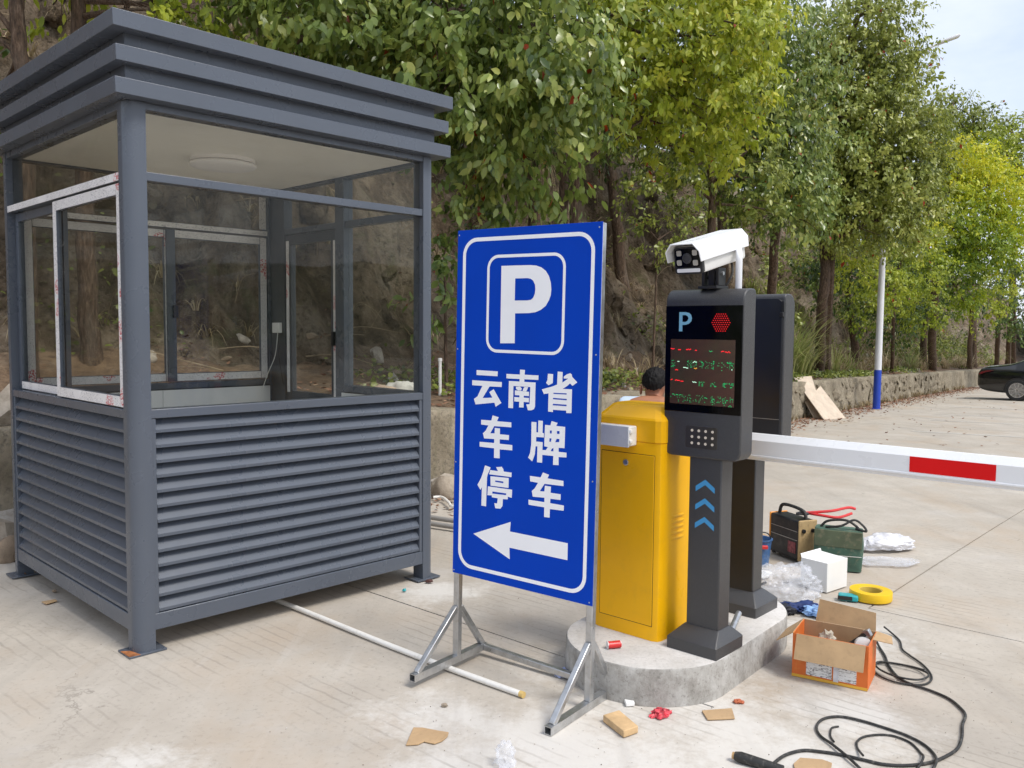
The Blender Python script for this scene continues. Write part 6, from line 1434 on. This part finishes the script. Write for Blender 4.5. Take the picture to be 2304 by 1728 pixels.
def crumple_child(o):
    bm = bmesh.new(); bmesh.ops.create_icosphere(bm, subdivisions=3, radius=1)
    for v in bm.verts:
        n = v.co.normalized(); f = 1+.5*mnoise.noise(n*2.0)+.25*abs(mnoise.noise(n*5)); v.co = Vector((n.x*.032*f, n.y*.02*f, n.z*.04*f))
    me = bpy.data.meshes.new('glove_cloth'); bm.to_mesh(me); bm.free(); me.materials.append(simple('glove_tan', (.5, .45, .36), .8, var=.3, scale=30)); link_mesh('glove_cloth', me, o)
carton()

def cable(name, lab, pts, r, mat='black_rubber', n=8, lift=None):
    P = []
    for i, q in enumerate(pts):
        p = gpt(q[0], q[1], 0.0); P.append((p.x, p.y, r + (q[2] if len(q) > 2 else 0)))
    base = Vector((P[0][0], P[0][1], 0)); o = MB().tube([Vector(p)-base for p in catmull(P, 10)], r, n).build(name, MAT[mat], None, smooth=True, loc=base); return tag(o, lab, 'cable')
Z = lambda l: [(1728+x/3.8403, 1296+y/3.8403, *rest) for x, y, *rest in l]
cable('power_cable', 'long black cable looping from the cardboard box towards the bottom right', Z([(905, 560, .03), (960, 620), (1010, 700), (1045, 790), (1130, 890), (1250, 950), (1400, 1000), (1560, 1070), (1660, 1150), (1705, 1215), (1680, 1300), (1675, 1400), (1640, 1500), (1540, 1570), (1400, 1625), (1200, 1650), (1000, 1640), (820, 1600), (620, 1555), (450, 1530), (300, 1520), (150, 1560), (40, 1640), (-20, 1700), (100, 1760), (300, 1760)]), .0055)
cable('cable_loop', 'inner black cable loops lying at the bottom right corner', Z([(860, 1740), (700, 1600, .006), (560, 1480, .004), (450, 1390), (420, 1310), (480, 1245), (620, 1225), (800, 1260), (1000, 1320), (1200, 1390), (1350, 1470), (1440, 1560), (1450, 1650, .010), (1400, 1720)]), .005)
cable('thin_cable_loop', 'thin black cable ring inside the larger loop at the bottom right', Z([(820, 1590, .012), (775, 1500), (770, 1440), (840, 1395), (980, 1380), (1100, 1395), (1230, 1450), (1320, 1540), (1340, 1610, .012), (1280, 1680), (1150, 1720)]), .004)
cable('cable_coil', 'black cable coil on the concrete right of the cardboard box', Z([(1000, 480, .02), (1080, 510), (1140, 570), (1160, 640), (1220, 690), (1320, 760), (1390, 830), (1415, 890), (1380, 935), (1280, 950), (1120, 930), (980, 880), (910, 820), (920, 770), (1000, 755), (1150, 775), (1290, 810), (1380, 870, .010), (1370, 905, .010), (1280, 925, .010), (1120, 900, .010), (990, 850, .010), (930, 800, .010), (960, 768, .010), (1080, 780, .010), (1240, 815, .012), (1350, 850, .014)]), .0042)
cable('cable_end', 'short bare end of black cable beside the loops', Z([(570, 1440), (540, 1390), (545, 1330), (575, 1312), (610, 1308)]), .0035)
def flat(name, lab, cat, poly_px, th, mat, z=0.0, bevel=.001, parts='piece'):
    P = [gpt(x, y, z) for x, y in poly_px]; c = sum(P, Vector())/len(P)
    o = MB().prism([(p.x-c.x, p.y-c.y) for p in P], 'z', .0015, th).build(name, mat, None, bevel=bevel, loc=(c.x, c.y, z)); return tag(o, lab, cat)
Z2 = lambda l: [(1152+x/3.8403, 1296+y/3.8403) for x, y in l]; Z3 = lambda l: [(576+x/3.8403, 1296+y/3.8403) for x, y in l]
flat('wood_block', 'pale sawn wooden block in front of the sign foot', 'wood block', Z2([(785, 1262), (965, 1405), (1090, 1360), (925, 1218)]), .028, MAT['wood'], bevel=.003)
flat('card_scrap', 'rectangular brown card scrap in front of the island', 'card', Z2([(1640, 1175), (1900, 1155), (1925, 1242), (1690, 1252)]), .007, MAT['card'])
flat('torn_card', 'torn brown card lying alone in the foreground', 'card', Z3([(1360, 1320), (1440, 1322), (1560, 1345), (1665, 1362), (1655, 1395), (1610, 1435), (1540, 1460), (1450, 1440), (1400, 1465), (1295, 1472)]), .006, MAT['card'])
flat('plaster_chip', 'white plaster chunk at the rear end of the sign foot', 'chunk', Z2([(965, 1090), (1050, 1100), (1060, 1130), (985, 1135)]), .018, MAT['paper_white'], bevel=.003)
flat('card_strip', 'card piece under the cable at the bottom edge', 'card', [(1785, 1722), (1800, 1708), (1850, 1712), (1872, 1720), (1868, 1740), (1790, 1740)], .006, MAT['card'])
flat('brown_chip', 'small brown wood chip on the concrete left of the booth', 'wood chip', [(93, 1356), (125, 1350), (129, 1354), (104, 1361)], .006, MAT['card'])
def red_can():
    c = gpt(1381, 1452, .162); t = tag(empty('drink_can', (c.x, c.y, .15), .25), 'crushed red can lying on the island', 'can')
    mb = MB()
    def fn(u, v):
        a = 2*math.pi*u; r_ = .0165*(1-.12*abs(mnoise.noise((v*3, math.cos(a), math.sin(a))))); return (-.028+.056*v, r_*math.cos(a), .0155+r_*math.sin(a)*.9)
    mb.grid(fn, 18, 6, closed_u=True); mb.build('can_body', MAT['red_plastic'], t, smooth=True)
    for x in (-.0285, .0265): MB().tube([(x, 0, .0155), (x+.002, 0, .0155)], .0155, 16).build('can_end', MAT['paper_white'], t, smooth=True)
red_can()
crumple('crushed_packet', 'crushed red and white packet at the foot of the island', 'packet', gpt(1488, 1610), (.038, .024, .018), simple('packet_red', (.55, .05, .07), .5, var=.8, scale=50), 13, fold=.6, rz=.4)
crumple('orange_scrap', 'tiny orange brown scrap right of the card scrap', 'scrap', gpt(1661, 1581), (.018, .014, .008), simple('scrap_orange', (.45, .12, .05), .6), 14, fold=.6)
crumple('bottle_top', 'tiny teal bottle top on the ground between booth and sign', 'bottle top', gpt(910, 1330), (.010, .009, .010), MAT['teal_paint'], 15, fold=.1, sub=3)
crumple('brown_scrap', 'dark brown scrap near the far booth post', 'scrap', gpt(965, 1310), (.022, .014, .012), simple('scrap_brown', (.08, .03, .025), .7), 16, fold=.4, sub=3)
crumple('blue_wrapper', 'pale blue plastic wrapper lying on the rear tube of the sign stand', 'wrapper', gpt(1266, 1521), (.03, .022, .022), simple('wrapper_blue', (.42, .48, .75), .3, var=.4, scale=40), 17, fold=.6)
def clear_wedge():
    c = gpt(1135, 1722); crumple('plastic_scrap', 'grey clear plastic scrap at the bottom edge below the sign', 'plastic scrap', c, (.035, .03, .05), MAT['film_clear'], 18, fold=.5, sub=4)
    c = gpt(1700, 1725); t = tag(empty('rubber_grip', (c.x, c.y, 0), -.55), 'black rubber grip of a tool at the bottom edge', 'tool')
    MB().tube([(-.07, 0, .018), (-.05, 0, .018), (.02, 0, .016), (.09, 0, .014)], [.014, .019, .017, .015], 12).build('grip', MAT['black_rubber'], t, smooth=True); MB().tube([(-.078, 0, .018), (-.065, 0, .018)], .012, 10).build('tip', MAT['leather_tan'], t, smooth=True)
clear_wedge()
def pipes():
    a, b = gpt(600, 1345, .012), gpt(1178, 1564, .012); d = (b-a).normalized(); a = a-d*.5
    t = tag(empty('plastic_pipe', (a.x, a.y, 0)), 'long white plastic pipe running from under the booth past the sign', 'pipe')
    q = [Vector((0, 0, .0125)) + d*((b-a).length*k/14) + Vector((-d.y, d.x, 0))*.012*math.sin(k*.45) for k in range(15)]
    for p in q: p.z = .0125
    MB().tube(q, .0122, 14).build('tube', MAT['pipe_white'], t, smooth=True)
    MB().tube([q[-1]-d*.018, q[-1]+d*.001], .0128, 14).build('glue_end', simple('glue', (.62, .44, .16), .6), t, smooth=True)
    c0, c1 = gpt(1645, 1418, .17), gpt(1662, 1385, .19)
    t = tag(empty('steel_tube', (c0.x, c0.y, .15)), 'short steel tube lying on the island behind the screen terminal', 'tube')
    MB().tube([(0, 0, .016), (c1.x-c0.x, c1.y-c0.y, .05)], .014, 14).build('tube', MAT['steel'], t, smooth=True); MB().tube([(-.001, -.0015, .0159), (.003, .004, .0165)], .0115, 12).build('bore_shade', MAT['black_plastic'], t)  # black plug paints the shade inside the tube mouth
    p = at(990, 870, 8.7); hz_ = onhill(990, 8.7).z; t = tag(empty('standing_pipe', (p.x, p.y, hz_)), 'short white pipe standing upright behind the wall right of the booth', 'pipe')
    MB().tube([(0, 0, -.1), (.0, .0, .36)], .017, 12).build('tube', MAT['pipe_white'], t, smooth=True); MB().lathe([(.022, .35), (.022, .38), (.012, .382)], 14).build('cap', MAT['pipe_white'], t, smooth=True)
    for k, (y0, y1, lab) in enumerate(((1168, 1178, 'grey conduit on the ground behind the blue sign, upper of two'), (1182, 1192, 'grey conduit on the ground behind the blue sign, lower of two'))):
        a, b = gpt(960, y0), gpt(1120, y1+14); o = MB().tube([(0, 0, .018), (b.x-a.x, b.y-a.y, .018)], .018, 12).build('conduit', simple_once('conduit_grey', (.28, .27, .26), .5), None, smooth=True, loc=(a.x, a.y, 0)); tag(o, lab, 'conduit')
    cable('white_hose', 'white hose curving on the ground between booth and sign', [(975, 1122), (995, 1122), (1010, 1134), (1016, 1142), (1040, 1146)], .012, 'pipe_white')
pipes()
def behind_booth():
    b1 = crumple('cement_sack', 'white woven sack seen low through the right booth window', 'sack', at(902, 850, 8.25)*1.0, (.20, .16, .15), simple('sack_white', (.62, .60, .56), .8, var=.15, scale=8), 21, rough=.25, fold=.25); b1.location.z = onhill(902, 8.25).z-.03
    b2 = crumple('sand_sack', 'tan sack with red print seen low through the right booth window', 'sack', at(853, 850, 8.15)*1.0, (.22, .16, .13), simple('sack_tan', (.48, .36, .27), .8, var=.5, scale=5, dirt=((.5, .08, .06), .9)), 22, rough=.25, fold=.25); b2.location.z = onhill(853, 8.15).z-.03
    b3 = crumple('sack_pile', 'flat grey sack lying left of the tan one behind the booth', 'sack', at(800, 850, 8.1)*1.0, (.2, .15, .08), simple('sack_grey', (.42, .40, .36), .85, var=.2), 23, rough=.2, fold=.2); b3.location.z = onhill(800, 8.1).z-.03
    rnd = random.Random(31); pr = [rock_mesh(40+i, .14, 'rubble') for i in range(5)]
    spots = [(8, 5.75, 1.5, 'large brown stone beyond the left booth post'), (-20, 5.5, 1.2, 'grey stone at the left frame edge beyond the booth'), (14, 6.1, 1.7, 'biggest pale stone heaped behind the left booth post'), (0, 5.2, .8, 'small stone on the ground beyond the left booth foot'),
             (1005, 7.4, 1.1, 'grey stone under the upright white pipe'), (1020, 7.5, 1.4, 'larger stone touching the wall behind the blue sign edge'), (990, 7.6, .8, 'small stone beside the far booth post at the wall'),
             (1380, 10.35, 1.6, 'flat dark stone on the wall top right of the sign'), (1405, 10.3, .9, 'pale round stone on the wall top next to the dark one'), (1432, 10.45, 1.1, 'brown stone on the wall top nearest the crouching person')]
    for i, (px, y, f, lab) in enumerate(spots):
        x = at(px, 740, y).x; s, tt = wall_coords(x, y); z = hill_z(s, max(.05, tt)) if tt > 0 else gz(x, y)
        o = link_mesh('rubble_stone', pr[i % 5], None, (x, y, z+.05)); o.scale = (f, f*.8, f*.7); o.rotation_euler = (rnd.random()*3, rnd.random()*3, rnd.random()*3)
        tag(o, lab, 'stone', 'loose stones near the wall')
    for i, (px, py, lab) in enumerate(((122, 1332, 'pebble left of the booth beam'), (45, 1290, 'small dark pebble left of the booth foot'), (1000, 1590, 'small pebble in the bare foreground'))):
        p = gpt(px, py); o = link_mesh('pebble', pr[i], None, (p.x, p.y, .006)); o.scale = (.09, .07, .06); tag(o, lab, 'pebble')
behind_booth()
def grit():
    """loose chips and crumbs of concrete over the near ground"""
    rng = np.random.default_rng(3); n = 1700; P = []
    while len(P) < n:
        c = [(0.6, 2.8, .8), (1.3, 3.2, .5), (0.2, 3.0, .7), (-1, 3, 1.2), (1.5, 4.5, .8), (2.5, 4, 1.5)][int(rng.integers(0, 6))]
        x, y = c[0]+rng.normal()*c[2], c[1]+rng.normal()*c[2]*.7
        if y > 1.5: P.append((x, y, .001))
    P = np.array(P); a = rng.uniform(0, 6.28, n); D = np.stack([np.cos(a), np.sin(a), rng.uniform(.1, .6, n)], 1); N = nrm(rng.normal(size=(n, 3))+np.array([0, 0, .8]))
    L = rng.uniform(.0018, .0065, n); V, F, T = leaves(P, D, N, L, L*.8, rng.uniform(0, 1, n))
    leafmat('grit', [(0, (.12, .10, .08)), (.4, (.32, .28, .23)), (1, (.72, .70, .66))], 0.0, .9)
    tag(quads_mesh('grit', V, F, MAT['grit'], T), 'loose concrete crumbs scattered over the ground', 'grit', kind='stuff')
grit()
